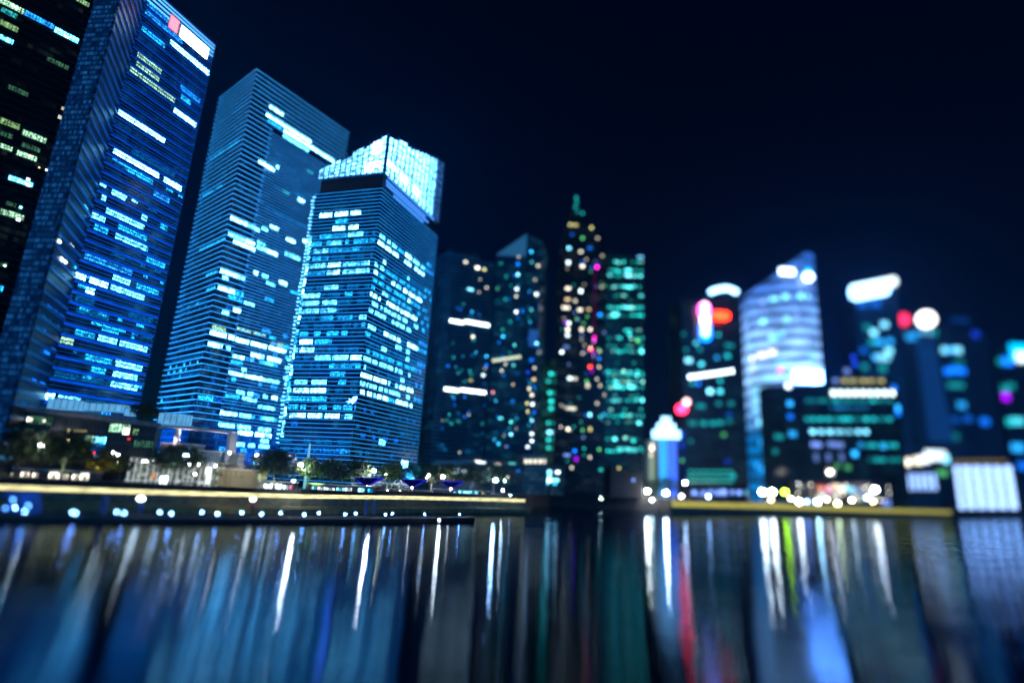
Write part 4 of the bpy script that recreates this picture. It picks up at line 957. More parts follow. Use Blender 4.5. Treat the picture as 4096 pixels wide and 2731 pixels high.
podium('small block with a glaring white and cyan lit facade, behind the dark trees', K4(640, 1340), K4(735, 1340), 530, 535, 20, [(660, 1372, 26, 24, 'cw', 2), (700, 1372, 26, 18, 'w', 2), (660, 1395, 22, 22, 'cw', 2), (660, 1412, 30, 18, 'w', 2), (690, 1410, 40, 18, 'cw', 2), (650, 1425, 18, 14, 'a', 1), (685, 1428, 26, 12, 'c', 1)])
podium('dark grey low block with a curved canopy, left of the blue lit clock tower', K4(960, 1345), K4(1110, 1375), 600, 605, 25, [(995, 1352, 14, 14, 'Y', .3), (1065, 1410, 16, 16, 'l', .5)], mat=solid('grey_block', (.06, .06, .065), .7))

COLS = dict(COLS, t=(.01, .40, .46), a=(.06, .62, .78), c=(.02, .38, .95))
# ------------------------------------------------------------------ across the bay
T = slab('tower_block', 'slim pale green tower beside the bright blue lit tower', 'tower', K5(47, 1105), K5(108, 1105), 690, 690, 25, facade_mat('pale_green_facade', (.25, .3, .25), 2.5, 3.6, .5, (.4, .5, .4), .10, .5, base2=(.2, .25, .2)))
dots(T, T.f, K5, [(78, 1150, 20, 22, 'k', 1.2), (80, 1130, 18, 18, 'k', .5), (75, 1185, 18, 16, 'k', .5)])
for y in range(1215, 1370, 30): dotb(T, T.f, *K5(78, y), 34, 16, (.5, .7, .5), .3)
T.finish()
# blue lit tower with stepped white cap
T = slab('tower_block', 'small bright blue lit tower with a stepped white cap, across the bay', 'tower', K5(112, 1097), K5(216, 1097), 680, 680, 28, solid('pale_render', (.4, .45, .5), .6), roof=False)
def led_mat(name, col, s):
    m, nt, out = newmat(name); tc = N(nt, 'ShaderNodeTexCoord'); sp = N(nt, 'ShaderNodeSeparateXYZ'); nt.links.new(tc.outputs['UV'], sp.inputs[0])
    fz = math_(nt, 'FRACT', math_(nt, 'DIVIDE', sp.outputs[1], 3.2)); bar = math_(nt, 'MULTIPLY_ADD', math_(nt, 'GREATER_THAN', fz, .4), .85, .25)
    e = N(nt, 'ShaderNodeEmission'); e.inputs[0].default_value = (*col, 1); nt.links.new(math_(nt, 'MULTIPLY', bar, s), e.inputs[1]); nt.links.new(e.outputs[0], out.inputs[0]); return m
mb = MB(); T.f.quad(1, T.f.L * .46, GZ + 3, T.z1 - 1, mb, off=.5); mb.build('led_panel', led_mat('led_cyan', (.035, .40, 1), 1.9), T.o)
mb = MB(); T.f.quad(T.f.L * .52, T.f.L - 1, GZ + 3, T.z1 - 1, mb, off=.5); mb.build('led_panel', led_mat('led_blue', (.05, .16, 1), 2.0), T.o)
c_ = Vector(T.cen); z = T.z1; capm = glow('white_cap', (.3, .65, 1), 4)
mb = MB()
for w_, h_ in ((30, 10), (20, 8), (10, 8)): mb.box((c_.x, c_.y - 8, z + h_ / 2), (w_, w_ * .5, h_)); z += h_
mb.build('cap', capm, T.o); T.finish()
T = slab('tower_block', 'narrow dark tower with a faint violet blue facade, behind the bright blue lit tower', 'tower', K5(225, 1045), K5(262, 1045), 760, 760, 25, facade_mat('violet_facade', (.02, .02, .06), 2.5, 3.6, .9, (.03, .04, .6), .2))
dotb(T, T.f, *K5(243, 1075), 20, 30, DBLUE, .35); dotb(T, T.f, *K5(243, 1130), 20, 40, DBLUE, .3); dotb(T, T.f, *K5(243, 1215), 18, 16, GRN, .3); T.finish()
p = P(*K5(240, 920), 830); t = thing('rooftop_sign', 'small red rooftop light on a thin mast, left of the white arc roofed tower', 'sign', (p.x, p.y, GZ))
mb = MB(); mb.ball((p.x, p.y, p.z - 4), 8, 10, 6, .8); mb.build('lamp', glow('red_beacon', (1, .012, .05), 24), t)
mb = MB(); mb.ball((p.x + 6, p.y - 5, p.z + 6), 5, 10, 6); mb.build('lamp', glow('pale_beacon', (1, .6, .6), 5), t)
mb = MB(); mb.tube([(p.x, p.y, GZ), (p.x, p.y, p.z)], [1.6, .7], 8); mb.build('mast', black_steel, t)

# tower with the lit letter sign and white arc cap
YC = 860
T = slab('skyscraper', 'dark green lit skyscraper with a white arc on its roof and a red sign', 'skyscraper', K5(240, 330), K5(560, 335), YC, YC + 10, 60, facade_mat('dark_green_facade', (.006, .009, .012), 3, 4, .5, (.05, .4, .4), .12, .2), roof=True)
f = T.f
dots(T, f, K5, [(278, 670, 44, 30, 'cw', 1.3), (348, 690, 30, 24, 'a', .9), (320, 575, 24, 22, 'a', .55), (440, 530, 22, 22, 't', .5), (490, 645, 34, 30, 't', .75), (432, 655, 24, 24, 'c', .45), (500, 588, 60, 24, 't', .4), (395, 838, 36, 28, 'cw', 1.6), (450, 838, 30, 26, 'a', 1), (300, 795, 30, 20, 't', .4), (330, 795, 20, 20, 'b', .6), (450, 780, 26, 24, 't', .6), (250, 525, 22, 22, 't', .2), (340, 608, 24, 22, 't', .25), (265, 612, 20, 20, 't', .2),
                (345, 918, 60, 30, 't', .4), (442, 905, 30, 26, 't', .3), (510, 905, 40, 26, 't', .25), (500, 965, 36, 26, 'b', .15), (300, 1012, 50, 24, 't', .35), (360, 1012, 40, 26, 't', .5), (410, 1012, 40, 26, 't', .5), (450, 1008, 40, 24, 't', .4), (500, 1000, 40, 30, 't', .2), (470, 1075, 30, 24, 'g', .3), (290, 1110, 30, 22, 't', .15), (490, 1220, 40, 26, 'd', .18), (520, 1300, 34, 26, 't', .4)])
for i in range(9): dotb(T, f, *K5(288 + i * 28, 760 - i * 4), 20, 22, WHITE, 1.7)
for y in (1275, 1302, 1330): 
    for x in range(290, 540, 36): dotb(T, f, *K5(x, y), 26, 10, TEAL, .22)
sg = thing('rooftop_sign', 'bright white arc light on the roof of the skyscraper with the red sign', 'sign', (*onray(*K5(470, 330), YC), topz(*K5(470, 330), YC)))
mb = MB(); pts = []
for x, y in ((395, 300), (430, 285), (485, 276), (520, 286), (545, 302)): pts.append(P(*K5(x, y), YC + 2))
mb.tube(pts, 4.2, 8); mb.build('arc_lamp', glow('arc_white', (.3, .65, 1), 7), sg)
mb = MB()
for p in pts[::2]: mb.tube([p, (p.x, p.y, p.z - 26)], .6, 6)
mb.build('support', black_steel, sg)
sg = thing('facade_sign', 'vertical white, red and blue glowing sign with a side arm, below the white arc', 'sign', tuple(P(*K5(365, 560), YC - 6)))
def sblk(name, x0, y0, x1, y1, col, st):
    mb = MB(); s_ = (YC - 4) / F; px, py = K5((x0 + x1) / 2, (y0 + y1) / 2); p = P(px, py, YC - 5)
    w_, h_ = (x1 - x0) / 1.3635 * s_, (y1 - y0) / 1.3635 * s_
    n = 10; pts = []
    r_ = min(w_, h_) / 2
    # rounded bar
    if h_ > w_: ax = [(p.x, p.z - h_ / 2 + r_), (p.x, p.z + h_ / 2 - r_)]
    else: ax = [(p.x + w_ / 2 - r_, p.z), (p.x - w_ / 2 + r_, p.z)]
    for (cx2, cz2), a0 in zip(ax, (math.pi, 0) if h_ > w_ else (-math.pi / 2, math.pi / 2)):
        for i in range(n + 1):
            a = a0 + math.pi * i / n; pts.append((cx2 + r_ * math.cos(a), cz2 + r_ * math.sin(a)))
    fr_ = [(x, p.y - .8, z) for x, z in pts]; bk_ = [(x, p.y + .8, z) for x, z in pts]
    mb.face(fr_); 
    for i in range(len(pts)): j = (i + 1) % len(pts); mb.face([fr_[i], fr_[j], bk_[j], bk_[i]])
    return mb.build(name, glow('sign_' + name, col, st), sg)
sblk('red_bar', 402, 402, 503, 450, (1, .02, .004), 18)
sblk('magenta_bar', 332, 352, 398, 440, (1, .05, .5), 10)
sblk('white_bar', 345, 345, 392, 545, (1, .8, 1), 6)
sblk('blue_bar', 340, 455, 402, 568, (.0, .14, 1), 10)
T.finish(100)

# sail shaped tower, glowing pale bands
YA, YB = 1010, 980
tops = [(600, 305), (690, 245), (780, 180), (860, 120), (915, 82), (958, 90)]
pts = []; zs = []
for i, (x, y) in enumerate(tops):
    tt = i / (len(tops) - 1); Yk = YA - 40 * math.sin(math.pi * tt * .8) - 10 * tt
    pts.append(onray(*K5(x, y), Yk)); zs.append(topz(*K5(x, y), Yk))
back = [(pts[-1][0] + 4, pts[-1][1] + 45), (pts[0][0] + 6, pts[0][1] + 45)]
T = Tower('skyscraper', 'curved sail shaped skyscraper glowing in pale lavender bands, with two white lamps at its top', 'skyscraper', pts + back, GZ, max(zs))
def sail_mat():
    m, nt, out = newmat('sail_facade'); tc = N(nt, 'ShaderNodeTexCoord'); sp = N(nt, 'ShaderNodeSeparateXYZ'); nt.links.new(tc.outputs['UV'], sp.inputs[0])
    v = sp.outputs[1]
    fz = math_(nt, 'FRACT', math_(nt, 'DIVIDE', v, 21)); bar = math_(nt, 'MULTIPLY_ADD', math_(nt, 'GREATER_THAN', fz, .45), 1.0, .18)
    mp = N(nt, 'ShaderNodeMapping'); mp.inputs['Scale'].default_value = (.03, .05, 1); nt.links.new(tc.outputs['UV'], mp.inputs[0])
    no = N(nt, 'ShaderNodeTexNoise', inp={'Scale': 1, 'Detail': 3}); nt.links.new(mp.outputs[0], no.inputs['Vector'])
    r1 = N(nt, 'ShaderNodeMapRange', inp={1: .3, 2: .7, 3: .45, 4: 1.6}); nt.links.new(no.outputs['Fac'], r1.inputs[0])
    cr_ = N(nt, 'ShaderNodeValToRGB'); nt.links.new(math_(nt, 'DIVIDE', v, 440), cr_.inputs[0])
    e = cr_.color_ramp.elements; e[0].position = .28; e[0].color = (.0, .10, .30, 1); e[1].position = .55; e[1].color = (.28, .56, 1, 1)
    e2 = cr_.color_ramp.elements.new(.92); e2.color = (.02, .10, .45, 1)
    b = N(nt, 'ShaderNodeBsdfPrincipled', inp={'Base Color': (.25, .28, .33, 1), 'Roughness': .35}); nt.links.new(cr_.outputs[0], b.inputs['Emission Color'])
    nt.links.new(math_(nt, 'MULTIPLY', math_(nt, 'MULTIPLY', bar, r1.outputs[0]), 1.7), b.inputs['Emission Strength']); nt.links.new(b.outputs[0], out.inputs[0]); return m
T.wall(sail_mat(), 'wall', pts + back, GZ, zs + [zs[-1], zs[0]])
fs_ = [Face(pts[i], pts[i + 1], T.cen, .8) for i in range(5)]
def sail(lst):
    for x, y, w, h, ck, tg in lst:
        px, py = K5(x, y); best = None
        for f in fs_:
            k = f.at(px, py)[0]
            if -1 <= k <= f.L + 1: best = f; break
        if best is None: best = fs_[0] if x < 700 else fs_[-1]
        dotb(T, best, px, py, w, h, COLS[ck], tg)
sail([(592, 440, 28, 26, 'cw', .9), (690, 350, 44, 26, 'l', .8), (745, 335, 60, 24, 'cw', 1), (805, 322, 44, 36, 'cw', 1), (880, 318, 60, 40, 'cw', 1.3), (935, 322, 30, 34, 'cw', .9), (698, 405, 30, 30, 'l', .5), (685, 458, 36, 34, 'cw', 1), (810, 445, 44, 36, 'cw', .9), (875, 412, 36, 34, 'l', .5), (610, 592, 44, 36, 'cw', .9), (740, 545, 60, 40, 'cw', .9), (790, 525, 40, 36, 'cw', .7), (612, 662, 50, 36, 'k', 1.3), (680, 640, 60, 36, 'k', 1), (735, 625, 50, 36, 'k', .9), (612, 715, 50, 34, 'Y', .7),
      (800, 680, 120, 30, 'cw', .7), (780, 720, 40, 36, 'P', .7), (720, 765, 70, 36, 'cw', .9), (650, 830, 70, 36, 'cw', .6), (630, 880, 70, 34, 'cw', .8), (640, 935, 50, 34, 'cw', .8), (675, 1005, 56, 44, 'cw', 1.2), (680, 1118, 34, 30, 'c', .7), (640, 1245, 44, 34, 'c', 1), (688, 1263, 30, 30, 'c', .9), (590, 735, 40, 34, 'c', .5), (690, 925, 30, 40, 'c', .6), (595, 1135, 40, 34, 't', .3), (955, 640, 40, 60, 'cw', .8), (940, 560, 40, 40, 'l', .6), (600, 780, 50, 26, 'k', .4)])
T.finish(60)
p = P(*K5(815, 186), 955); t = thing('rooftop_sign', 'wide white sign lamp high on the sail shaped skyscraper', 'sign', tuple(p))
mb = MB(); mb.box(tuple(p), (26, 2, 11)); mb.build('lamp', glow('sail_sign', (.6, .8, 1), 8), t)
mb = MB(); mb.box((p.x, p.y + 3, p.z), (22, 4, 8)); mb.build('bracket', black_steel, t)
p = P(*K5(932, 216), 955); t = thing('rooftop_sign', 'round white sign lamp with a cyan top, on the sail shaped skyscraper', 'sign', tuple(p))
mb = MB(); mb.ball(tuple(p), 8, 12, 8); mb.build('lamp', glow('sail_sign', (.6, .8, 1), 8), t)
mb = MB(); mb.ball((p.x, p.y, p.z + 10), 5, 10, 6); mb.build('cap_lamp', glow('cyan_cap', (.0, .55, 1), 4), t)
mb = MB(); mb.box((p.x, p.y + 9, p.z), (6, 5, 6)); mb.build('bracket', black_steel, t)

# dark wide block in front with the white sign
YC = 885
T = slab('office_block', 'wide dark office block with teal floors and a white rooftop sign, before the sail tower', 'office block', K5(715, 815), K6(480, 735), YC, YC + 90, 22, facade_mat('wide_block_facade', (.006, .01, .014), 3, 5, .6, (.06, .42, .5), .10, .2))
f = T.f
dots(T, f, K5, [(830, 905, 36, 36, 'c', .9), (832, 975, 36, 36, 'b', .5), (845, 1070, 50, 40, 'c', .6), (770, 1085, 60, 34, 't', .4), (740, 1165, 50, 36, 't', .3), (820, 808, 34, 34, 'w', 1.6)])
for i in range(9): dotb(T, f, *K6(118 + i * 42, 815), 30, 36, (.72, .95, 1), 1.3)
for y, x0, x1, ck, tg in [(858, -30, 440, 't', .40), (898, 110, 330, 'c', .25), (963, -30, 440, 't', .55), (1035, 0, 310, 'cw', .85), (1112, 320, 470, 't', .4), (1195, 330, 500, 't', .28), (745, 180, 430, 'Y', .22)]:
    x = x0
    while x < x1: dotb(T, f, *K6(x, y), 34, 26, COLS[ck], tg * R.uniform(.3, 1.5)); x += R.uniform(30, 52)
dots(T, f, K6, [(400, 1115, 40, 40, 'c', .8), (240, 1160, 40, 40, 'c', 1.2), (492, 902, 50, 50, 'c', 1.3), (485, 930, 40, 40, 'b', .6), (465, 785, 40, 40, 'b', .5), (200, 1238, 40, 36, 'g', .25), (100, 1265, 50, 40, 'k', .6), (140, 1230, 36, 36, 'g', .2), (20, 1108, 70, 34, 'l', .65), (130, 1108, 110, 34, 'l', .6), (275, 1110, 36, 36, 'c', .4), (195, 690, 40, 36, 'l', .35), (130, 745, 36, 36, 'l', .3), (400, 668, 40, 40, 't', .35), (240, 650, 36, 40, 'd', .6), (232, 610, 30, 30, 'd', .5)])
for x in (20, 90, 165): dotb(T, f, *K6(x, 1180), 30, 60, LAV, .22)
T.finish(100)
p = P(*K5(930, 758), YC + 70); t = thing('rooftop_sign', 'large white rooftop sign box on the wide dark office block', 'sign', (p.x, p.y, p.z - 16))
mb = MB(); mb.box(tuple(p), (48, 4, 22)); mb.build('sign_panel', glow('block_sign', (.14, .36, 1), 32), t)
mb = MB(); mb.box((p.x - 16, p.y + 3, p.z - 16), (2, 2, 20)); mb.box((p.x + 16, p.y + 3, p.z - 16), (2, 2, 20)); mb.build('support', black_steel, t)

# tower with the tilted white roof sign
YC = 1550
T = slab('skyscraper', 'blue dark tower under a long slanting white roof sign', 'skyscraper', K6(238, 275), K6(480, 215), YC, YC, 80, facade_mat('navy_facade', (.012, .03, .07), 4, 5, .5, (.03, .2, .6), .18, .25))
dots(T, T.f, K6, [(410, 425, 40, 40, 'cw', .9), (350, 470, 40, 40, 'cw', 1), (380, 525, 60, 40, 'c', .7), (440, 520, 40, 40, 'c', .6), (435, 575, 44, 40, 'cw', .9), (400, 612, 90, 44, 'cw', .9), (360, 610, 40, 40, 'c', .6), (310, 440, 40, 40, 't', .35), (340, 525, 40, 40, 't', .4), (400, 675, 40, 40, 't', .45), (295, 665, 40, 40, 't', .3), (290, 570, 40, 40, 'b', .3), (285, 310, 60, 50, 'b', .45), (360, 305, 60, 50, 'b', .4)])
T.finish(60)
t = thing('rooftop_sign', 'long slanting glaring white sign on the roof of the blue dark tower', 'sign', tuple(P(*K6(350, 260), YC - 5)))
mb = MB(); a, b = P(*K6(238, 246), YC - 6), P(*K6(410, 214), YC - 6)
c2, d2 = P(*K6(465, 178), YC - 6), P(*K6(236, 240), YC - 6)
mb.tube([a, b], 22, 10); mb.build('sign_panel', glow('slant_sign', (.25, .55, 1), 9), t)
mb = MB(); mb.tube([a + Vector((0, 2, 12)), c2], 13, 10); mb.build('sign_panel', glow('slant_sign_thin', (.75, .92, 1), 3.5), t)
mb = MB(); mb.tube([(a.x + 30, a.y + 8, a.z), (a.x + 30, a.y + 8, a.z - 60)], 3, 8); mb.tube([(b.x - 10, b.y + 8, b.z), (b.x - 10, b.y + 8, b.z - 80)], 3, 8); mb.build('support', black_steel, t)

YC = 1750
T = slab('skyscraper', 'dim blue tower with a broad lit blue edge, right of the slanting sign', 'skyscraper', K6(520, 455), K6(720, 450), YC, YC, 80, facade_mat('blue_edge_facade', (.008, .016, .04), 4, 5, .4, (.03, .2, .6), .14, .3))
mb = MB(); a0 = T.f.at(*K6(610, 540)); k0 = a0[0]
zb1 = T.f.at(*K6(670, 1090))[1]; zt1 = T.f.at(*K6(620, 480))[1]
p0 = T.f.p + T.f.t * (T.f.at(*K6(590, 500))[0]) + T.f.n; p1 = T.f.p + T.f.t * T.f.at(*K6(690, 500))[0] + T.f.n
mb.face([(p0.x, p0.y, zb1), (p1.x + 20, p1.y, zb1), (p1.x, p1.y, zt1), (p0.x, p0.y, zt1)]); q0 = T.f.n * .8
mb.face([(p0.x, p0.y, zt1), (p1.x, p1.y, zt1), (p1.x - q0.x, p1.y - q0.y, zt1), (p0.x - q0.x, p0.y - q0.y, zt1)])
mb.build('blue_edge', glow('blue_edge', (.006, .07, .30), .55), T.o)
dots(T, T.f, K6, [(560, 495, 60, 50, 'c', .55), (610, 480, 60, 50, 'c', .6), (650, 465, 60, 50, 'cw', .5), (690, 470, 44, 50, 't', .3)])
T.finish()
for (x, y), r_, col, st, lab in [((517, 396), 19, (1, .03, .12), 2.8, 'round red beacon lamp, between the slanting sign and the white roof lamp'), ((648, 395), 26, (1, 1, 1), 5, 'round glaring white roof lamp, right of the red beacon')]:
    p = P(*K6(x, y), YC - 10); t = thing('roof_lamp', lab, 'lamp', (p.x, p.y, p.z - r_ - 30))
    mb = MB(); mb.ball(tuple(p), r_, 12, 8); mb.build('lamp', glow('roof_lamp_' + str(x), col, st), t)
    mb = MB(); mb.tube([(p.x, p.y + 6, p.z - 90), (p.x, p.y + 6, p.z)], 3, 8); mb.build('mast', black_steel, t)
YC = 1900
T = slab('skyscraper', 'large dim navy tower with two pale lit floors, left of the rightmost tower', 'skyscraper', K6(700, 420), K6(1000, 480), YC, YC, 120, facade_mat('big_navy_facade', (.008, .014, .035), 5, 6, .4, (.02, .12, .4), .2, .3))
dots(T, T.f, K6, [(745, 570, 50, 44, 'cw', .9), (825, 570, 50, 44, 'cw', .9), (785, 568, 50, 30, 'c', .6), (715, 570, 40, 40, 't', .4), (760, 690, 60, 46, 'b', 1), (815, 685, 60, 46, 'b', 1), (855, 690, 40, 40, 'b', .7), (835, 640, 60, 40, 't', .2), (800, 770, 60, 40, 't', .35), (840, 770, 50, 40, 't', .3), (850, 883, 50, 46, 'c', .45), (983, 977, 54, 50, 'b', .65), (780, 965, 120, 46, 'b', .25), (885, 960, 50, 44, 'b', .25), (780, 1060, 110, 50, 't', .28), (930, 480, 46, 50, 'd', .4), (840, 400, 120, 40, 'b', .10)])
T.finish(60)
YC = 2050
T = slab('skyscraper', 'rightmost dark tower with a cyan white corner sign and a violet lamp', 'skyscraper', K6(1040, 560), K6(1290, 560), YC, YC, 120, facade_mat('last_facade', (.006, .010, .02), 5, 6, .3, (.03, .2, .4), .16, .3))
dots(T, T.f, K6, [(1110, 635, 60, 56, 'b', 1.2), (1065, 635, 40, 50, 't', .3), (1090, 835, 60, 50, 'p', 1.6), (1090, 790, 60, 40, 't', .5), (1060, 775, 40, 44, 't', .35), (1130, 775, 44, 44, 't', .3), (1110, 977, 70, 50, 't', 1), (1170, 975, 70, 50, 'a', .8), (1170, 1125, 70, 56, 'c', .9), (1200, 1230, 60, 50, 'b', .5)])
T.finish(60)
p = P(*K6(1185, 585), YC - 8); t = thing('facade_sign', 'cyan and white glowing sign on the rightmost dark tower', 'sign', tuple(p))
mb = MB(); mb.box(tuple(p), (70, 5, 66)); mb.build('sign_panel', glow('corner_sign_cyan', (.0, .5, 1), 2.6), t)
mb = MB(); mb.box((p.x + 10, p.y - 4, p.z - 18), (60, 3, 36)); mb.build('sign_letter_panel', glow('corner_sign_white', (.85, 1, 1), 2.6), t)

# pavilions on the far right shore
def lattice(T, f, K_, x0, y0, x1, y1, nx, ny, mat, name='lit_panel'):
    for i in range(nx):
        xa = x0 + (x1 - x0) * i / nx; xb = x0 + (x1 - x0) * (i + .68) / nx
        ka, _, _ = f.at(*K_(xa, (y0 + y1) / 2)); kb, _, _ = f.at(*K_(xb, (y0 + y1) / 2))
        for j in range(ny):
            za = f.at(*K_((xa + xb) / 2, y1 - (y1 - y0) * j / ny))[1]; zb_ = f.at(*K_((xa + xb) / 2, y1 - (y1 - y0) * (j + .86) / ny))[1]
            mb = MB(); f.quad(ka, kb, za, zb_, mb, off=1); mb.build(name, mat, T.o)
pm1 = crown_mat('pavilion_light', 2.2, (.30, .5, 1)); pm2 = crown_mat('pavilion_light_bright', 3.4, (.34, .55, 1))
T = slab('pavilion', 'tilted glass pavilion lit pale lavender, on the far right shore', 'pavilion', K6(405, 1255), K6(705, 1245), 1230, 1260, 60, solid('pavilion_frame', (.1, .11, .13), .5))
lattice(T, T.f, K6, 425, 1260, 715, 1365, 8, 1, pm1); T.finish()
T = slab('pavilion', 'tall glass pavilion of bright white blue panels, on the far right shore', 'pavilion', K6(790, 1212), K6(1170, 1215), 1560, 1600, 80, solid('pavilion_frame', (.1, .11, .13), .5))
lattice(T, T.f, K6, 808, 1225, 1168, 1472, 6, 5, pm2)
mb = MB(); pA, pB = P(*K6(800, 1206), 1555), P(*K6(1100, 1203), 1575); mb.tube([pA, pB], 4, 8); mb.build('roof_edge_light', glow('amber_roof_edge', (.45, .32, .02), .45), T.o); T.finish()
T = slab('podium_building', 'low dark hall with warm white roof lamps, above the tilted pavilion', 'low building', K6(480, 1205), K6(800, 1190), 1290, 1310, 50, solid('dark_hall', (.03, .03, .035), .6))
dots(T, T.f, K6, [(525, 1208, 60, 50, 'k', 1.9), (600, 1200, 60, 50, 'k', 1.2), (640, 1190, 60, 50, 'w', 1.3), (680, 1170, 80, 70, 'w', 1.5), (720, 1170, 90, 70, 'w', 1.5), (760, 1190, 40, 60, 'cw', 1), (740, 1270, 60, 40, 'g', .4), (620, 1300, 60, 40, 'c', .2)]); T.finish()
T = slab('podium_building', 'low quayside hall with pale lavender lamps, below the dark green lit skyscraper', 'low building', K5(290, 1352), K5(600, 1352), 690, 720, 30, solid('quay_hall', (.03, .033, .04), .6))
dots(T, T.f, K5, [(308, 1390, 26, 26, 'l', .9), (360, 1390, 30, 26, 'l', .5), (400, 1385, 40, 26, 'l', .5), (440, 1388, 30, 30, 'l', .7), (470, 1385, 36, 30, 'l', .9), (515, 1388, 26, 26, 'l', .6), (553, 1390, 30, 28, 'l', .9), (600, 1390, 40, 28, 'cw', .35), (350, 1400, 80, 12, 'l', .4), (450, 1402, 100, 12, 'l', .4)]); T.finish()
T = slab('podium_building', 'low dark shopfront row with white, red and cream lamps, left of the tilted pavilion', 'low building', K5(860, 1330), K6(470, 1325), 835, 945, 12, solid('shop_hall', (.03, .03, .034), .6))
dots(T, T.f, K5, [(1000, 1365, 56, 44, 'r', .35), (1045, 1372, 36, 40, 'P', .7), (1105, 1372, 60, 40, 'k', .8), (1150, 1370, 60, 40, 'cw', .7)])
dots(T, T.f, K6, [(165, 1362, 60, 44, 'k', .9), (225, 1368, 50, 44, 'cw', .6), (300, 1410, 60, 44, 'cw', .35), (255, 1415, 50, 40, 'k', .35), (420, 1440, 60, 44, 'l', .5), (60, 1400, 50, 30, 'w', .6), (130, 1400, 40, 30, 'k', .5), (330, 1390, 40, 30, 'w', .6)])
speck(T, T.f, K5, 870, 1150, 1340, 1420, 24, 'kwyk'); speck(T, T.f, K6, 100, 450, 1340, 1430, 24, 'kwlk'); T.finish()

# ------------------------------------------------------------------ left bank buildings
KF = K(0, 1550, 2.613); KH = K(600, 1650, 3.136); KI = K(450, 1650, 4.276); KJ = K(1200, 1750, 2.94); KM = K(1450, 1850, 3.36); KN = K(1900, 1850, 2.613)
# long low dark building with a flat roof
YA, YB = 272, 306
a = onray(-130, 1596, YA); b = onray(640, 1692, YB)
za, zb = topz(-130, 1596, YA), topz(640, 1692, YB)
tv = (Vector(b) - Vector(a)).normalized(); bk = Vector((-tv.y, tv.x)) * 26
poly = [a, b, (b[0] + bk.x, b[1] + bk.y), (a[0] + bk.x, a[1] + bk.y)]
T = Tower('waterfront_building', 'long low dark building with a flat grey roof edge, behind the promenade trees', 'building', poly, GZ, max(za, zb))
T.wall(facade_mat('low_facade', (.010, .010, .010), 2.2, 5.2, .25, (.35, .45, .3), .05, .6), 'wall', inset(poly, -1.2), GZ, [za - .6, zb - .6, zb - .6, za - .6])
mb = MB(); mb.prism(poly, [za - 2.2, zb - 2.2, zb - 2.2, za - 2.2], [za, zb, zb, za]); mb.build('roof', solid('grey_roof_edge', (.20, .19, .19), .6), T.o)
f = Face(*inset(poly, -1.2)[:2], T.cen, .15)
mb = MB(); n = int(f.L / 1.7)
for i in range(n):
    k = i * f.L / n; p = f.p + f.t * k + f.n * .2; mb.box((p.x, p.y, (GZ + za - 2) / 2), (.14, .3, za - 2 - GZ), math.atan2(f.t.y, f.t.x))
mb.build('mullion', black_steel, T.o)
for p0, p1, h, mt in [((1145, 405), (1355, 440), 4.2, w_warm), ((1385, 455), (1445, 465), 3, w_yel), ((890, 530), (985, 540), 3.4, w_warm), ((1000, 540), (1105, 555), 3.2, w_white), ((300, 335), (545, 345), 4, w_green), ((255, 465), (345, 475), 4, w_green), ((0, 250), (230, 270), 3.6, w_dim), ((360, 490), (490, 505), 3.4, w_green), ((920, 595), (1100, 600), 2, w_dim), ((1400, 580), (1640, 600), 3.5, w_green), ((950, 640), (1055, 650), 1.5, w_blue), ((985, 705), (1060, 712), 1.2, w_bluew), ((0, 600), (120, 620), 2.6, w_dim)]:
    T.seg(f, KF(*p0), KF(*p1), h, mt)
for x, y, w, h, ck, tg in [(310, 332, 14, 16, 'k', 2), (462, 347, 8, 12, 'k', .8), (1320, 455, 20, 26, 'k', 2.5), (722, 450, 8, 14, 'Y', .3), (1050, 577, 10, 12, 'b', 1), (1085, 582, 8, 10, 'b', .8), (988, 680, 8, 8, 'r', .8), (1348, 535, 10, 8, 'r', .3), (840, 450, 40, 10, 'Y', .12)]:
    dotb(T, f, *KF(x, y), w, h, COLS[ck], tg)
T.finish(60)
# roof pavilions lit pale blue
def rbox(name, label, K_, x0, y0, x1, y1, Y, D, mat, z0=None):
    p0, p1 = P(*K_(x0, y1), Y), P(*K_(x1, y1), Y); zt = topz(*K_((x0 + x1) / 2, y0), Y)
    t = thing(name, label, 'rooftop box', (p0.x, p0.y, min(p0.z, p1.z)))
    mb = MB(); zlo = min(p0.z, p1.z) if z0 is None else z0
    mb.prism([(p0.x, p0.y), (p1.x, p1.y), (p1.x, p1.y + D), (p0.x, p0.y + D)], zlo, zt); mb.build('glass_box', mat, t)
    mb = MB(); mb.prism([(p0.x - .3, p0.y - .3), (p1.x + .3, p1.y - .3), (p1.x + .3, p1.y + D + .3), (p0.x - .3, p0.y + D + .3)], zt, zt + .4); mb.build('cap', steel, t)
    return t
pl1 = crown_mat('podium_glass', .55, (.38, .66, .95)); pl2 = window_mat('podium_box', (.14, .5, .95), .8, 3.4, False, True)
rbox('roof_pavilion', 'pale blue lit glass box on the low dark building, left end of the row', KF, 480, 118, 770, 212, 290, 8, pl2)
rbox('roof_pavilion', 'long thin row of pale blue lit panes along the roof of the low dark building', KF, 790, 165, 1270, 225, 300, 6, pl2)
rbox('roof_pavilion', 'small square pale blue box beside the dark roof trees', KF, 1285, 215, 1360, 288, 302, 5, pl2)
rbox('roof_pavilion', 'pale blue lit panel box projecting above the white portal frame', KI, 755, 10, 1180, 180, 308, 10, pl2)

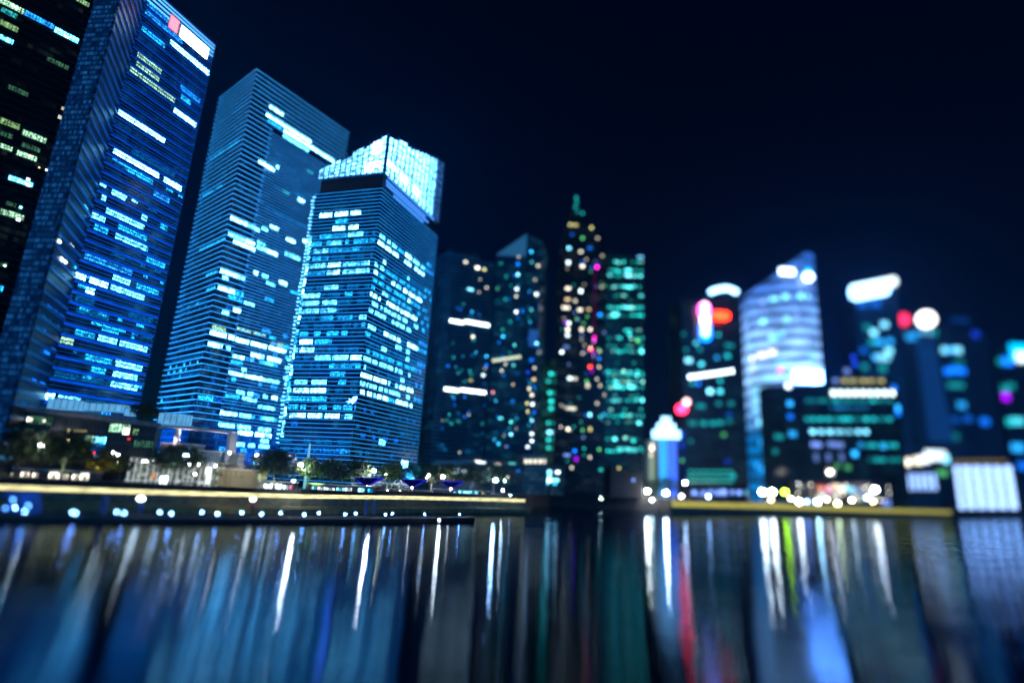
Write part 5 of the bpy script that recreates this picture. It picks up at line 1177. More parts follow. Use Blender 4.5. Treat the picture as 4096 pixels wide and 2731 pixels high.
# white portal frame in front of the pale tower
Y = 309
t = thing('portal_frame', 'large white concrete portal frame lit from below, in front of the pale louvred tower', 'portal frame', tuple(P(*KI(1420, 880), Y)))
conc = solid('white_concrete', (.62, .60, .62), .6, vary=.06, scale=.1)
def beam(mb, p0, p1, Y, w_px, D, K_=KI):
    """a straight member between two photo points, w_px wide, D deep"""
    a, b = P(*K_(*p0), Y), P(*K_(*p1), Y + .01); d_ = (b - a).normalized(); n_ = Vector((-d_.z, 0, d_.x)); hw = w_px / 4.276 * Y / F / 2
    q = [a + n_ * hw, b + n_ * hw, b - n_ * hw, a - n_ * hw]; q2 = [v + Vector((0, D, 0)) for v in q]
    mb.face(q); mb.face(list(reversed(q2)))
    for i in range(4): j = (i + 1) % 4; mb.face([q[i], q[j], q2[j], q2[i]])
mb = MB(); beam(mb, (835, 215), (2020, 332), Y, 40, 9); mb.build('beam', conc, t)
mb = MB(); beam(mb, (1998, 345), (1925, 880), Y, 40, 9); mb.build('post', conc, t)
mb = MB(); beam(mb, (1105, 270), (1055, 640), Y + 2, 60, 2.5); mb.build('post', conc, t)
p0, p1 = P(*KI(840, 232), Y), P(*KI(2010, 350), Y)
for pp, tg_, en in [((1150, 480), (1120, 270), 7e3), ((1300, 480), (1280, 280), 6e3), ((1800, 560), (1850, 360), 4e3), ((1900, 830), (1930, 500), 5e3)]:
    a, b = P(*KI(*pp), Y + 4.5), P(*KI(*tg_), Y + 4.5)
    spot(tuple(a), tuple(b), en, (.92, .88, 1), 100, .3, 'portal_uplight')
# stone clad stair block and low hall
def sbox(name, label, cat, K_, x0, y0, x1, y1, Y, D, mat, ybot=None):
    p0, p1 = P(*K_(x0, y1), Y), P(*K_(x1, y1), Y)
    zt = topz(*K_((x0 + x1) / 2, y0), Y); z0 = GZ if ybot is None else min(p0.z, p1.z)
    t = thing(name, label, cat, ((p0.x + p1.x) / 2, p0.y, z0))
    mb = MB(); mb.prism([(p0.x, p0.y), (p1.x, p1.y), (p1.x, p1.y + D), (p0.x, p0.y + D)], z0, zt); mb.build('wall', mat, t)
    mb = MB(); mb.prism([(p0.x - .2, p0.y - .2), (p1.x + .2, p1.y - .2), (p1.x + .2, p1.y + D + .2), (p0.x - .2, p0.y + D + .2)], zt, zt + .5); mb.build('coping', conc, t)
    return t
def clad(name, c1, c2, course=.9):
    m, nt, out = newmat(name); tc = N(nt, 'ShaderNodeTexCoord'); br = N(nt, 'ShaderNodeTexBrick')
    br.inputs['Color1'].default_value = (*c1, 1); br.inputs['Color2'].default_value = (*c2, 1); br.inputs['Mortar'].default_value = (.05, .05, .045, 1)
    br.inputs['Scale'].default_value = 1; br.inputs['Mortar Size'].default_value = .05; br.inputs['Brick Width'].default_value = 3.2; br.inputs['Row Height'].default_value = course
    nt.links.new(tc.outputs['UV'], br.inputs['Vector']); b = N(nt, 'ShaderNodeBsdfPrincipled', inp={'Roughness': .7}); nt.links.new(br.outputs[0], b.inputs['Base Color']); nt.links.new(b.outputs[0], out.inputs[0]); return m
st_m = clad('sandstone_cladding', (.34, .31, .22), (.29, .27, .19)); st_g = clad('grey_stone_cladding', (.30, .29, .28), (.26, .25, .24)); st_b = clad('pale_stone_cladding', (.30, .34, .36), (.27, .30, .32), 1.1)
sbox('stone_block', 'tan stone clad wall block with a dark plaque, right of the glass hall', 'building', KH, 790, 715, 1330, 950, 297, 12, st_m)
p = P(*KH(862, 772), 296.8); mb = MB(); mb.box(tuple(p), (4.0, .3, 1.1)); pq = tag(mb.build('wall_plaque', solid('brown_plaque', (.10, .07, .055), .5)), 'dark brown blank plaque on the tan stone block', 'plaque')
p = P(*KH(1000, 662), 296); sb = thing('canopy_roof', 'thin dark flat canopy roof above the tan stone block', 'canopy', tuple(p))
mb = MB(); q0, q1 = P(*KH(740, 640), 293), P(*KH(1200, 672), 293); mb.prism([(q0.x, q0.y), (q1.x, q1.y), (q1.x, q1.y + 14), (q0.x, q0.y + 14)], q0.z - .6, q0.z); mb.build('roof', black_steel, sb)
mb = MB()
for x in range(760, 1180, 60): q = P(*KH(x, 690), 294); mb.tube([(q.x, q.y, q0.z - .4), (q.x, q.y, q0.z - 5.5)], .14, 6)
mb.build('column', steel, sb)
spot(tuple(P(*KH(900, 640), 280)), tuple(P(*KH(1030, 850), 297)), 1.1e4, (1, .86, .55), 90, .5, 'wall_washer')
sbox('stone_block', 'grey stone block under the white portal frame, left of its slim post', 'building', KI, 790, 535, 1395, 700, 313, 10, st_g)
spot(tuple(P(*KI(1000, 440), 306)), tuple(P(*KI(1000, 600), 313)), 3.5e3, (1, .8, .75), 110, .3, 'wall_washer')
sbox('stone_block', 'pale stone base between the posts of the white portal frame', 'building', KI, 1385, 660, 1830, 900, 316, 8, st_b)
sbox('stone_block', 'pale stone base right of the white portal frame', 'building', KI, 1945, 705, 2130, 890, 312, 8, st_b)
spot(tuple(P(*KI(1620, 560), 300)), tuple(P(*KI(1620, 800), 316)), 4e3, (.6, .8, 1), 120, .3, 'wall_washer')

# glass hall with white columns
Y = 291
t = thing('glass_hall', 'glass hall with slim white columns and warm white light inside, behind the seated crowd', 'glass hall', tuple(P(*KI(700, 1240), Y)))
p0, p1 = P(*KI(200, 1240), Y), P(*KI(1680, 1290), Y); zt = topz(*KI(900, 800), Y)
def hall_mat():
    m, nt, out = newmat('hall_glass'); tc = N(nt, 'ShaderNodeTexCoord'); sp = N(nt, 'ShaderNodeSeparateXYZ'); nt.links.new(tc.outputs['UV'], sp.inputs[0])
    no = N(nt, 'ShaderNodeTexNoise', inp={'Scale': .45, 'Detail': 4}); nt.links.new(tc.outputs['UV'], no.inputs['Vector'])
    cr_ = N(nt, 'ShaderNodeValToRGB'); nt.links.new(no.outputs['Fac'], cr_.inputs[0]); e = cr_.color_ramp.elements
    e[0].position = .36; e[0].color = (.03, .04, .03, 1); e[1].position = .68; e[1].color = (.85, .95, .85, 1); e2 = cr_.color_ramp.elements.new(.55); e2.color = (.22, .27, .2, 1)
    em = N(nt, 'ShaderNodeEmission'); nt.links.new(cr_.outputs[0], em.inputs[0]); em.inputs[1].default_value = .9; nt.links.new(em.outputs[0], out.inputs[0]); return m
mb = MB(); mb.prism([(p0.x, p0.y), (p1.x, p1.y), (p1.x, p1.y + 9), (p0.x, p0.y + 9)], GZ, zt); mb.build('glass_wall', hall_mat(), t)
mb = MB(); mb.prism([(p0.x - 1, p0.y - 1.5), (p1.x + 1, p1.y - 1.5), (p1.x + 1, p1.y + 9), (p0.x - 1, p0.y + 9)], zt, zt + .6); mb.build('roof', steel, t)
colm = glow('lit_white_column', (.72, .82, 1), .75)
for x in (235, 330, 430, 545, 650, 735, 830, 920, 985, 1080, 1180, 1270, 1360, 1470, 1580, 1650):
    q = P(*KI(x, 1230), Y - 1); mb = MB(); mb.tube([(q.x, q.y, GZ), (q.x, q.y, zt)], .26 if x < 1500 else .5, 8); mb.build('column', colm, t)
mb = MB(); q0, q1 = P(*KI(200, 1150), Y - 1.2), P(*KI(1600, 1180), Y - 1.2); mb.tube([q0, q1], .22, 6); mb.build('rail', colm, t)
p = P(*KI(875, 1150), Y - 1.5); mb = MB(); mb.box((p.x, p.y, p.z), (3.4, .4, 3.6)); mb.build('lit_panel', glow('hall_hot', (.9, 1, 1), 5), t)
p = P(*KI(1640, 990), Y - 1.5); mb = MB(); mb.box((p.x, p.y, p.z), (2.6, .4, 3.4)); mb.build('lit_panel', glow('hall_white', (.9, 1, 1), 2.5), t)
p = P(*KI(1640, 1130), Y - 1.5); mb = MB(); mb.box((p.x, p.y, p.z), (2.0, .4, 5)); mb.build('lit_panel', glow('hall_white2', (.85, 1, .98), 1.5), t)
p = P(*KI(700, 1080), Y - 1.5); mb = MB(); mb.box((p.x, p.y, p.z), (1.6, .4, 2.6)); mb.build('lit_panel', glow('hall_orange', (1, .4, .12), .8), t)
# shops at the left end and in the middle of the bank
def shop(label, K_, x0, y0, x1, y1, Y, lits, mat=None):
    t = sbox('shop_pavilion', label, 'shop', K_, x0, y0, x1, y1, Y, 6, mat or solid('shop_wall', (.10, .095, .09), .7))
    for i, (a0, b0, a1, b1, col, st) in enumerate(lits):
        q0, q1 = P(*K_(a0, b1), Y - .3), P(*K_(a1, b1), Y - .3); zt = topz(*K_((a0 + a1) / 2, b0), Y - .3)
        mb = MB(); mb.prism([(q0.x, q0.y), (q1.x, q1.y), (q1.x, q1.y + .25), (q0.x, q0.y + .25)], max(GZ + .1, min(q0.z, q1.z)), zt); mb.build('lit_window', window_mat('shop_%s_%g' % (col, st), COLS[col], st * 2.2, 1.1, False), t)
    return t
shop('low cream lit shop row under the very wide dark tree', KF, -30, 860, 960, 1000, 283, [(195, 880, 280, 985, 'k', .9), (318, 890, 370, 990, 'k', 1.0), (490, 880, 600, 1000, 'k', 1.4), (610, 905, 690, 1000, 'k', 1.1), (735, 905, 810, 1000, 'k', 1.0), (820, 890, 905, 1000, 'k', 1.2), (0, 890, 60, 980, 'y', .12), (90, 890, 160, 980, 'k', .15)])
shop('glaring white lit shop row below the big round tree', KH, 1290, 870, 1800, 970, 306, [(1300, 880, 1330, 970, 'w', 1.4), (1340, 890, 1480, 975, 'w', 2.2), (1490, 890, 1640, 985, 'w', 2.4), (1660, 910, 1730, 985, 'w', 1.2), (1740, 905, 1790, 985, 'P', .35)])
shop('white and cyan lit shop row beneath the trees, left of the violet canopies', KJ, 60, 560, 860, 665, 330, [(130, 575, 190, 650, 'cw', .8), (200, 580, 290, 655, 'w', 1.3), (300, 590, 400, 660, 'w', 1.0), (420, 590, 510, 660, 'cw', 1.3), (520, 590, 600, 660, 'w', 1.1), (680, 595, 750, 665, 'cw', 4), (790, 600, 850, 670, 'c', 1.0)])
shop('pale lit shop row right of the rightmost violet canopy', KM, 940, 375, 1720, 465, 420, [(1070, 390, 1120, 455, 'l', .6), (1220, 390, 1270, 460, 'cw', 1), (1290, 380, 1430, 455, 'cw', 1.7), (1440, 380, 1550, 450, 'cw', .7), (1600, 400, 1660, 460, 'Y', .3)])
sbox('shop_pavilion', 'dim brown shopfronts behind the lit white tree trunks', 'shop', KM, 130, 365, 930, 445, 395, 5, solid('dim_shop', (.16, .14, .12), .7))

# ------------------------------------------------------------------ trees
leaf_m = solid('foliage', (.030, .060, .018), .6, vary=.55, scale=.5)
leaf_y = solid('yellow_foliage', (.10, .09, .015), .6, vary=.45, scale=.7)
bark = solid('bark', (.12, .09, .065), .85)
pale_bark = solid('pale_bark', (.42, .36, .31), .8)
def tree_mesh(h, w, seed, n_cl=34, per=46, leaf=.72, crown0=.40):
    n_cl = int(n_cl * 1.5)
    r = random.Random(seed); tr = MB(); cr_ = MB()
    tr.tube([(0, 0, 0), (.1, .05, h * .2), (-.05, .1, h * .38), (.1, 0, h * .62)], [h * .028, h * .022, h * .018, h * .007], 8)
    tips = []
    for i in range(9):
        a = i * 2.4 + r.random(); z0 = h * r.uniform(.28, .45); rad = w * .5 * r.uniform(.45, .85); zt = h * r.uniform(.5, .86)
        tr.tube([(0, 0, z0), (math.cos(a) * rad * .45, math.sin(a) * rad * .45, (z0 + zt) / 2), (math.cos(a) * rad, math.sin(a) * rad, zt)], [h * .012, h * .008, h * .002], 5)
    for c in range(n_cl):
        a = r.uniform(0, 6.283); q = math.sqrt(r.random()); z = r.random()
        prof = math.sin(math.pi * min(1, .18 + z * .82)) ** .6
        cx, cy2, cz = math.cos(a) * q * w * .5 * prof, math.sin(a) * q * w * .5 * prof, h * (crown0 + (1 - crown0) * (.08 + .84 * z))
        cs = w * r.uniform(.09, .17)
        for k in range(per):
            v = Vector((r.gauss(0, 1), r.gauss(0, 1), r.gauss(0, .65))) * cs * .62
            p = Vector((cx, cy2, cz)) + v
            d1 = Vector((r.gauss(0, 1), r.gauss(0, 1), r.gauss(0, .5))).normalized(); d2 = d1.orthogonal().normalized()
            s_ = leaf * r.uniform(.6, 1.2)
            cr_.face([p - d1 * s_, p - d2 * s_ * .5, p + d1 * s_, p + d2 * s_ * .5])
    return tr, cr_
def plant(label, loc, h, w, seed, leaf=leaf_m, bk_=bark, grp='trees along the promenade', **kw):
    t = thing('tree', label, 'tree', (0, 0, 0), grp)
    a, b = tree_mesh(h, w, seed, **kw); a.build('trunk', bk_, t); b.build('crown', leaf, t); t.location = loc
    return t
def gp(K_, x, y, Y): p = P(*K_(x, y), Y); return (p.x, p.y, GZ)
plant('very wide dark tree at the left end of the promenade', gp(KF, 130, 1000, 276), 21, 30, 1, n_cl=60, per=60)
plant('wide dark tree with a pink lit trunk, left of the yellow tree', gp(KF, 620, 1000, 277), 22, 24, 2, n_cl=46, per=55, bk_=pale_bark)
plant('small yellow green tree lit by a lamp, in front of the low dark building', gp(KF, 985, 1000, 279), 13, 11.5, 3, leaf=leaf_y, n_cl=30, per=40)
plant('dark spreading tree in front of the glass hall with white columns', gp(KF, 1230, 1000, 284), 13, 9, 4, n_cl=18)
plant('broad dark tree with a blue white lamp, in front of the white portal frame', gp(KI, 1000, 1260, 284), 18.5, 25, 5, n_cl=56, per=55, crown0=.42)
plant('big round dark tree above the glaring white shop row', gp(KH, 1540, 970, 303), 19, 25, 6, n_cl=56, per=55, crown0=.40)
plant('green tree lit by spotlights beneath the white mast', gp(KJ, 70, 660, 328), 17, 17, 7, n_cl=30)
plant('dark tree between the white mast and the leftmost violet canopy', gp(KJ, 350, 660, 334), 17, 22, 8, n_cl=40)
plant('dark tree behind the leftmost violet canopy', gp(KJ, 620, 660, 346), 17, 22, 9, n_cl=40)
plant('green edged tree between the first two violet canopies', gp(KM, 380, 430, 372), 18, 20, 10, n_cl=36)
plant('dark tree behind the middle violet canopy', gp(KM, 640, 430, 390), 17, 24, 11, n_cl=36)
plant('dark tree between the middle and the rightmost violet canopy', gp(KM, 900, 440, 405), 18, 24, 12, n_cl=36)
plant('dark tree behind the rightmost violet canopy', gp(KM, 1150, 450, 425), 19, 26, 13, n_cl=36)
plant('dark tree right of the rightmost violet canopy', gp(KM, 1420, 455, 440), 21, 28, 14, n_cl=36)
plant('wide dark tree near the end of the left light strip', gp(KM, 1750, 460, 455), 22, 34, 15, n_cl=44)
ft = [(2110, 1990, 640), (2190, 1990, 650), (2270, 1992, 645), (2360, 1992, 650), (2440, 1992, 640), (2520, 1994, 650), (2600, 1994, 660), (2670, 1996, 650)]
FTL = ['below the slanted roof tower, behind the inlet', 'left of the glaring white and cyan block', 'in front of the glaring white and cyan block', 'under the spired black tower', 'with a green spotlight, below the teal lit tower', 'in front of the dark grey curved block', 'in front of the pale green slim tower', 'at the foot of the bright blue lit tower']
base = None
for i, ((x, y, Yt), lb) in enumerate(zip(ft, FTL)):
    p = P(x, y, Yt)
    if base is None:
        base = plant('dark inlet tree ' + lb, (p.x, p.y, GZ), 24, 34, 21, grp='trees behind the inlet', n_cl=36, per=40, leaf_=None) if False else plant('dark inlet tree ' + lb, (p.x, p.y, GZ), 22, 32, 21, grp='trees behind the inlet', n_cl=36, per=40)
    else: dup(base, (p.x, p.y, GZ), 'dark inlet tree ' + lb, i * 1.3, R.uniform(.75, 1.05))
for i, (K_, x, y, Yt, col, en) in enumerate([(KJ, 30, 560, 322, (.3, 1, .25), 2600), (KJ, 160, 600, 326, (.5, 1, .3), 1800), (KJ, 540, 600, 338, (.4, 1, .6), 1800), (KM, 330, 400, 366, (.45, 1, .15), 4500), (KM, 470, 410, 380, (.5, 1, .3), 2600), (KM, 700, 410, 386, (.4, .9, .5), 2200), (KF, 1000, 960, 272, (1, .85, .15), 2600), (KH, 1450, 930, 297, (.8, 1, .6), 2600), (KH, 300, 930, 280, (.6, 1, .6), 1500), (KF, 480, 930, 272, (.7, 1, .4), 1500)]):
    p = P(*K_(x, y), Yt)
    spot((p.x, p.y - 1, GZ + .4), (p.x, p.y + 5, GZ + 12), en * 3, col, 110, .3, 'tree_uplight')
p = P(*KF(1510, 285), 303); plant('low dark roof shrubs between the two tallest towers', (p.x, p.y, p.z - 1), 6.5, 14, 31, grp='roof planting', n_cl=26, per=40, crown0=.1)
# pale trunks lit from below along the bank
mt = thing('lit_tree_trunk', 'white lit bare trunk, leftmost under the green edged tree', 'tree trunk', (0, 0, 0), 'white lit tree trunks')
mb = MB(); mb.tube([(0, 0, 0), (.2, 0, 3.2), (.5, 0, 5.4)], [.55, .42, .3], 8); mb.tube([(.2, 0, 3.0), (-.9, .2, 6)], [.3, .16], 6); mb.build('trunk', solid('lit_bark', (.6, .58, .5), .8), mt)
mb = MB(); mb.ball((0, -1.2, .25), .32, 8, 6); mb.build('uplight', glow('trunk_uplight', (1, 1, .95), 35), mt)
for i, (x, y, Yt, lb) in enumerate([(145, 420, 372, None), (315, 420, 380, 'white lit bare trunk, second under the green edged tree'), (475, 425, 388, 'brightest white lit trunk, left of the middle violet canopy'), (622, 430, 394, 'white lit trunk just left of the middle canopy post'), (912, 440, 412, 'white lit trunk between the middle and the rightmost violet canopy')]):
    p = P(*KM(x, y), Yt)
    if i == 0: mt.location = (p.x, p.y, GZ)
    else: dup(mt, (p.x, p.y, GZ), lb, i)

# ------------------------------------------------------------------ lamps
def lamp(label, px, py, Y, r, col, st, ground=None, kind='street_lamp', arm=True):
    p = P(px, py, Y); g = GZ if ground is None else ground
    t = thing(kind, label, 'lamp', (p.x, p.y, g), 'lamps along the bank')
    if p.z - r > g:
        mb = MB(); mb.tube([(p.x, p.y + .1, g), (p.x, p.y + .1, p.z - r * .6)], [.13, .09], 6); mb.build('post', black_steel, t)
    mb = MB(); mb.ball(tuple(p), r, 10, 6, .8); mb.build('lamp_head', glow('lamp_%s' % label[:14], col, st * .8), t)
    mb = MB(); mb.tube([(p.x, p.y, p.z + r * .75), (p.x, p.y, p.z + r * .98)], [r * .7, r * .3], 8); mb.build('cap', black_steel, t)
    return t
wl = (1, .98, .95); bl = (.4, .62, 1)
LAMPS = [('bright white lamp over the dark trees at the left end of the promenade', *KF(440, 600), 278, 1.15, wl, 380), ('small amber lamp in the dark trees left of the yellow tree', *KF(718, 547), 282, .4, (1, .72, .25), 90),
         ('blue white lamp in the broad tree before the portal frame', *KH(455, 530), 284, 1.2, bl, 420), ('pair of tiny white lamps on the slim portal side', *KH(1000, 503), 292, .42, wl, 90),
         ('small warm lamp on a tall pole left of the big round tree', *KH(1338, 535), 300, .62, (1, .9, .7), 160), ('large white globe lamp left of the white mast', *KH(1890, 655), 318, 1.25, wl, 620), ('small warm globe beside the large white globe lamp', *KH(1808, 686), 316, .45, (1, .88, .7), 120),
         ('blue white low lamp under the large white globe lamp', *KH(1800, 855), 314, .8, bl, 180), ('large white globe lamp above the leftmost violet canopy', *KJ(868, 390), 345, 1.3, wl, 560), ('small amber globe lamp right of the leftmost violet canopy', *KJ(1007, 432), 352, .5, (1, .9, .5), 110),
         ('white globe lamp, upper of a close pair before the banded tower', *KJ(1518, 436), 400, .75, wl, 260), ('white globe lamp, lower of a close pair before the banded tower', *KJ(1492, 467), 398, .65, wl, 220), ('large white globe lamp above the rightmost violet canopy', *KJ(1680, 455), 412, 1.25, wl, 520),
         ('large blue white globe lamp over the dark trees near the strip end', *KN(215, 183), 440, 1.35, bl, 560), ('small blue globe lamp right of the large blue white globe lamp', *KN(310, 188), 450, .6, (.4, .75, 1), 150),
         ('white globe lamp left of the glaring white and cyan block', *KN(640, 212), 600, 1.9, wl, 460), ('white globe lamp right of the glaring white and cyan block', *KN(955, 237), 610, 1.8, (1, .98, 1), 420), ('white globe lamp under the spired black tower', *KN(1145, 252), 612, 1.8, wl, 420), ('upper white globe lamp under the spired black tower', *KN(1128, 158), 625, 1.5, wl, 260),
         ('warm white globe lamp, left of a touching pair by the inlet', *KN(1565, 278), 608, 1.6, (1, .93, .75), 330), ('blue white globe lamp, right of a touching pair by the inlet', *KN(1600, 280), 608, 1.6, (.75, .9, 1), 330), ('warm white globe lamp at the foot of the pale green slim tower', *KN(1803, 297), 606, 1.9, (1, .95, .82), 430), ('white globe lamp at the foot of the bright blue lit tower', *KN(1995, 315), 600, 2.1, wl, 480),
         ('pale blue globe lamp right of the bright blue lit tower', *KN(2195, 210), 640, 1.7, (.6, .72, 1), 110), ('dim grey globe lamp below the slanted roof tower', *KN(595, 90), 620, 1.2, wl, 60), ('dim cyan globe lamp in front of the dark grey curved block', *KN(1655, 186), 630, 1.4, (.3, .7, .9), 80), ('dim olive globe lamp over the inlet wall', *KN(808, 378), 612, 1.1, (.7, .8, .6), 60), ('blue lamp low on the bank near the strip end', *KN(368, 342), 452, .9, (.3, .6, 1), 120), ('white low lamp near the strip end', *KN(290, 288), 448, .7, wl, 160)]
for l in LAMPS: lamp(*l)
for i, (x, y, lb) in enumerate([(1150, 360, 'pale globe lamp on the inlet wall, leftmost of three'), (1228, 368, 'pale globe lamp on the inlet wall, middle of three'), (1312, 372, 'pale globe lamp on the inlet wall, rightmost of three'), (1850, 385, 'olive globe lamp at the right end of the inlet wall')]):
    lamp(lb, *KN(x, y), 611, 1.2, (.75, .9, .8), 90)
KP = K(2600, 1850, 2.613)
for lb, x, y, Yt, r, col, st in [('wide warm white lamp on the quay across the bay', 1175, 305, 760, 3.4, (1, .95, .85), 160), ('second warm white lamp touching the wide one on the quay', 1275, 305, 780, 3.4, (1, .96, .9), 150), ('low amber lamp under the warm white lamps on the quay', 1265, 385, 765, 2.2, (1, .7, .3), 30),
                                 ('lime green lamp on the quay across the bay', 1410, 305, 785, 3.0, LIME, 75), ('white lamp over the olive strip, left of the pale cyan lamp', 1557, 405, 800, 2.6, wl, 180), ('pale cyan lamp over the olive strip', 1752, 408, 806, 2.6, (.5, .85, 1), 120), ('dim lavender lamp between the white and the cyan quay lamps', 1640, 405, 804, 2.2, LAV, 40),
                                 ('pale yellow lamp on the olive strip', 1960, 425, 835, 2.6, (.8, .85, .4), 45), ('grey lamp above the shopfront row across the bay', 1880, 98, 860, 2.4, wl, 45), ('faint white lamp right of the pale yellow lamp', 2270, 365, 880, 2.4, wl, 20), ('lavender white big lamp left of the tilted pavilion', 2350, 280, 900, 3.4, (.95, .9, 1), 90)]:
    lamp(lb, *KP(x, y), Yt, r, col, st)
for lb, x, y, col, st in [('small cream quay lamp, leftmost over the olive strip', 330, 350, wl, 40), ('small white quay lamp, second from the left over the olive strip', 610, 352, bl, 50), ('small amber quay lamp below the lavender lamp row', 800, 356, (1, .7, .35), 40), ('small cream quay lamp left of the wide warm white lamp', 1010, 360, (1, .9, .7), 45), ('small white quay lamp right of the lime green lamp', 1470, 372, wl, 40), ('small warm quay lamp right of the pale cyan lamp', 1850, 385, (1, .85, .6), 45), ('small white quay lamp left of the faint white one', 2110, 390, wl, 60), ('small amber quay lamp at the right end of the olive strip', 2330, 405, (1, .75, .4), 50)]:
    lamp(lb, *KP(x, y), 690 if x < 700 else 745 if x < 1200 else 800 if x < 1900 else 850, 1.6, col, st)
for lb, x, y in [('tiny white lamp on the glass hall roof, leftmost of the bright ones', 525, 830), ('tiny white lamp on the glass hall roof, touching the leftmost bright one', 572, 828), ('tiny white lamp on the glass hall roof, left of the warm white pair', 690, 835), ('tiny warm lamp on the glass hall roof, left of a pair', 865, 845), ('tiny white lamp on the glass hall roof, right of the warm one', 912, 843), ('tiny white lamp near the right end of the broad tree', 1320, 880), ('tiny white lamp right of the broad tree crown', 1475, 887), ('tiny white lamp under the thin canopy roof', 1765, 905), ('tiny white lamp before the low dark building', 92, 718), ('tiny amber lamp left of the glass hall', 75, 855), ('tiny white lamp low on the low dark building', 10, 680), ('cyan lamp at the right end of the glass hall', 1410, 1050)]:
    lamp(lb, *KI(x, y), 283, .34, (1, .8, .4) if 'amber' in lb else wl, 90, ground=None, kind='hall_lamp')
for lb, x, y in [('column lamp glowing cream, leftmost above the low dark roof', 58, 60), ('column lamp glowing white, second above the low dark roof', 135, 72), ('column lamp glowing cream, third above the low dark roof', 200, 85)]:
    p = P(*KF(x, y), 300); t = thing('column_lamp', lb, 'lamp', (p.x, p.y, p.z - 6), 'lamps along the bank')
    mb = MB(); mb.tube([(p.x, p.y, p.z - 7), (p.x, p.y, p.z)], .9, 8); mb.build('post', glow('column_glow', (.7, .8, .6), .35), t)
    mb = MB(); mb.ball(tuple(p), .9, 10, 6); mb.build('lamp_head', glow('column_lamp_head', (1, .95, .8), 9), t)

# tall pole and the white mast
p0, p1 = P(*KH(1380, 320), 300), P(*KH(1340, 640), 300)
t = thing('flag_pole', 'slim grey pole rising beside the big round tree', 'pole', (p1.x, p1.y, GZ)); mb = MB(); mb.tube([(p0.x, p0.y, GZ), tuple(p0)], [.3, .14], 8); mb.build('pole', steel, t)
mb = MB(); mb.ball(tuple(p0), .22, 8, 6); mb.build('finial', steel, t)
Y = 332; t = thing('mast', 'cyan white lit mast with a slanting strut, in front of the white crowned tower', 'mast', (*onray(*KJ(82, 440), Y), GZ))
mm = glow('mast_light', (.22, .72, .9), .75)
tp, jn = P(*KJ(112, 68), Y), P(*KJ(98, 225), Y); bt = (jn.x, jn.y, GZ)
mb = MB(); mb.tube([bt, tuple(jn), (jn.x, jn.y, tp.z)], [.75, .7, .5], 10); mb.build('pole', mm, t)
fo = P(*KJ(275, 420), Y); mb = MB(); mb.tube([tuple(jn), tuple(fo)], [.4, .62], 8); mb.build('strut', mm, t)
fo2 = P(*KJ(0, 320), Y); mb = MB(); mb.tube([tuple(jn), tuple(fo2)], .16, 6); mb.build('stay', mm, t)
j2 = P(*KJ(152, 268), Y); mb = MB(); mb.ball(tuple(j2), .7, 8, 6); mb.build('joint', glow('mast_joint', (.3, .9, 1), 2), t)

# violet inverted canopies on posts
cb = None
for i, (x, y, w_, Yt, lb) in enumerate([(62, 320, 185, 348, 'violet blue lit inverted canopy on a post, leftmost of three'), (668, 345, 175, 384, 'violet blue lit inverted canopy on a post, middle of three'), (1185, 370, 165, 415, 'violet blue lit inverted canopy on a post, rightmost of three')]):
    p = P(*KM(x, y), Yt); s_ = Yt / F / 3.36
    if cb is None:
        cb = thing('canopy', lb, 'canopy', (0, 0, 0), 'violet canopies')
        s0 = s_; hb = p.z - GZ; w0 = w_ * s_; ht = 115 * s_
        mb = MB(); c0 = (0, 0, hb)
        rim = [(w0 * math.cos(a) , w0 * .8 * math.sin(a), hb + ht) for a in [math.pi / 4 + k * math.pi / 2 for k in range(4)]]
        rim = [(-w0, -w0 * .6, hb + ht), (w0, -w0 * .6, hb + ht), (w0, w0 * .6, hb + ht), (-w0, w0 * .6, hb + ht)]
        for k in range(4):
            A, B = Vector(rim[k]), Vector(rim[(k + 1) % 4]); mb.face([c0, A, B]); 
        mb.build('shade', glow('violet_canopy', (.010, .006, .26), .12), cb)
        mb = MB()
        for k in range(4): mb.tube([c0, rim[k]], .16, 5); mb.tube([rim[k], rim[(k + 1) % 4]], .12, 5)
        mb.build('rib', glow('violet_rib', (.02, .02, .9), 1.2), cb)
        mb = MB(); mb.tube([(0, 0, 0), (0, 0, hb)], .35, 8); mb.build('post', solid('canopy_post', (.4, .4, .45), .5), cb)
        mb = MB(); mb.ball((0, -1.2, hb), .62, 10, 6); mb.build('lamp', glow('canopy_lamp', (1, .95, .9), 30), cb)
        mb = MB(); mb.ball((0, -.8, hb + ht * .72), .8, 8, 6, 1.8); mb.build('blue_lamp', glow('canopy_blue', (.03, .05, 1), 6), cb)
        cb.location = (p.x, p.y, GZ)
    else: dup(cb, (p.x, p.y, GZ), lb)

# ------------------------------------------------------------------ pontoon
pp = [atz(x, y, 0) for x, y in [(-260, 2084), (0, 2086), (500, 2090), (1000, 2092), (1500, 2091), (1898, 2086)]]
PZ = 2.2
line = [(p.x, p.y) for p in pp]
t = thing('pontoon', 'long black floating pontoon with blue white lights, in front of the quay wall', 'pontoon', (line[3][0], line[3][1], 0))
back = offs(line, -7)
hull = solid('pontoon_hull', (.012, .013, .017), .55); deck = solid('pontoon_deck', (.06, .065, .075), .7)
def closed(z0, z1, grow, mat, name):
    A, B = offs(line, grow), offs(line, -7 - grow); mb = MB()
    ribbon(mb, A, z0, z1); ribbon(mb, B, z0, z1); shelf(mb, A, B, z1); shelf(mb, A, B, z0)
    for i in (0, -1): mb.face([(*A[i], z0), (*B[i], z0), (*B[i], z1), (*A[i], z1)])
    return mb.build(name, mat, t)
closed(-.6, PZ - .25, 0, hull, 'hull'); closed(PZ - .25, PZ, .15, deck, 'deck')
mb = MB(); ribbon(mb, offs(line, .18), PZ - .62, PZ - .5); mb.build('fender', solid('fender', (.10, .11, .13), .6), t)
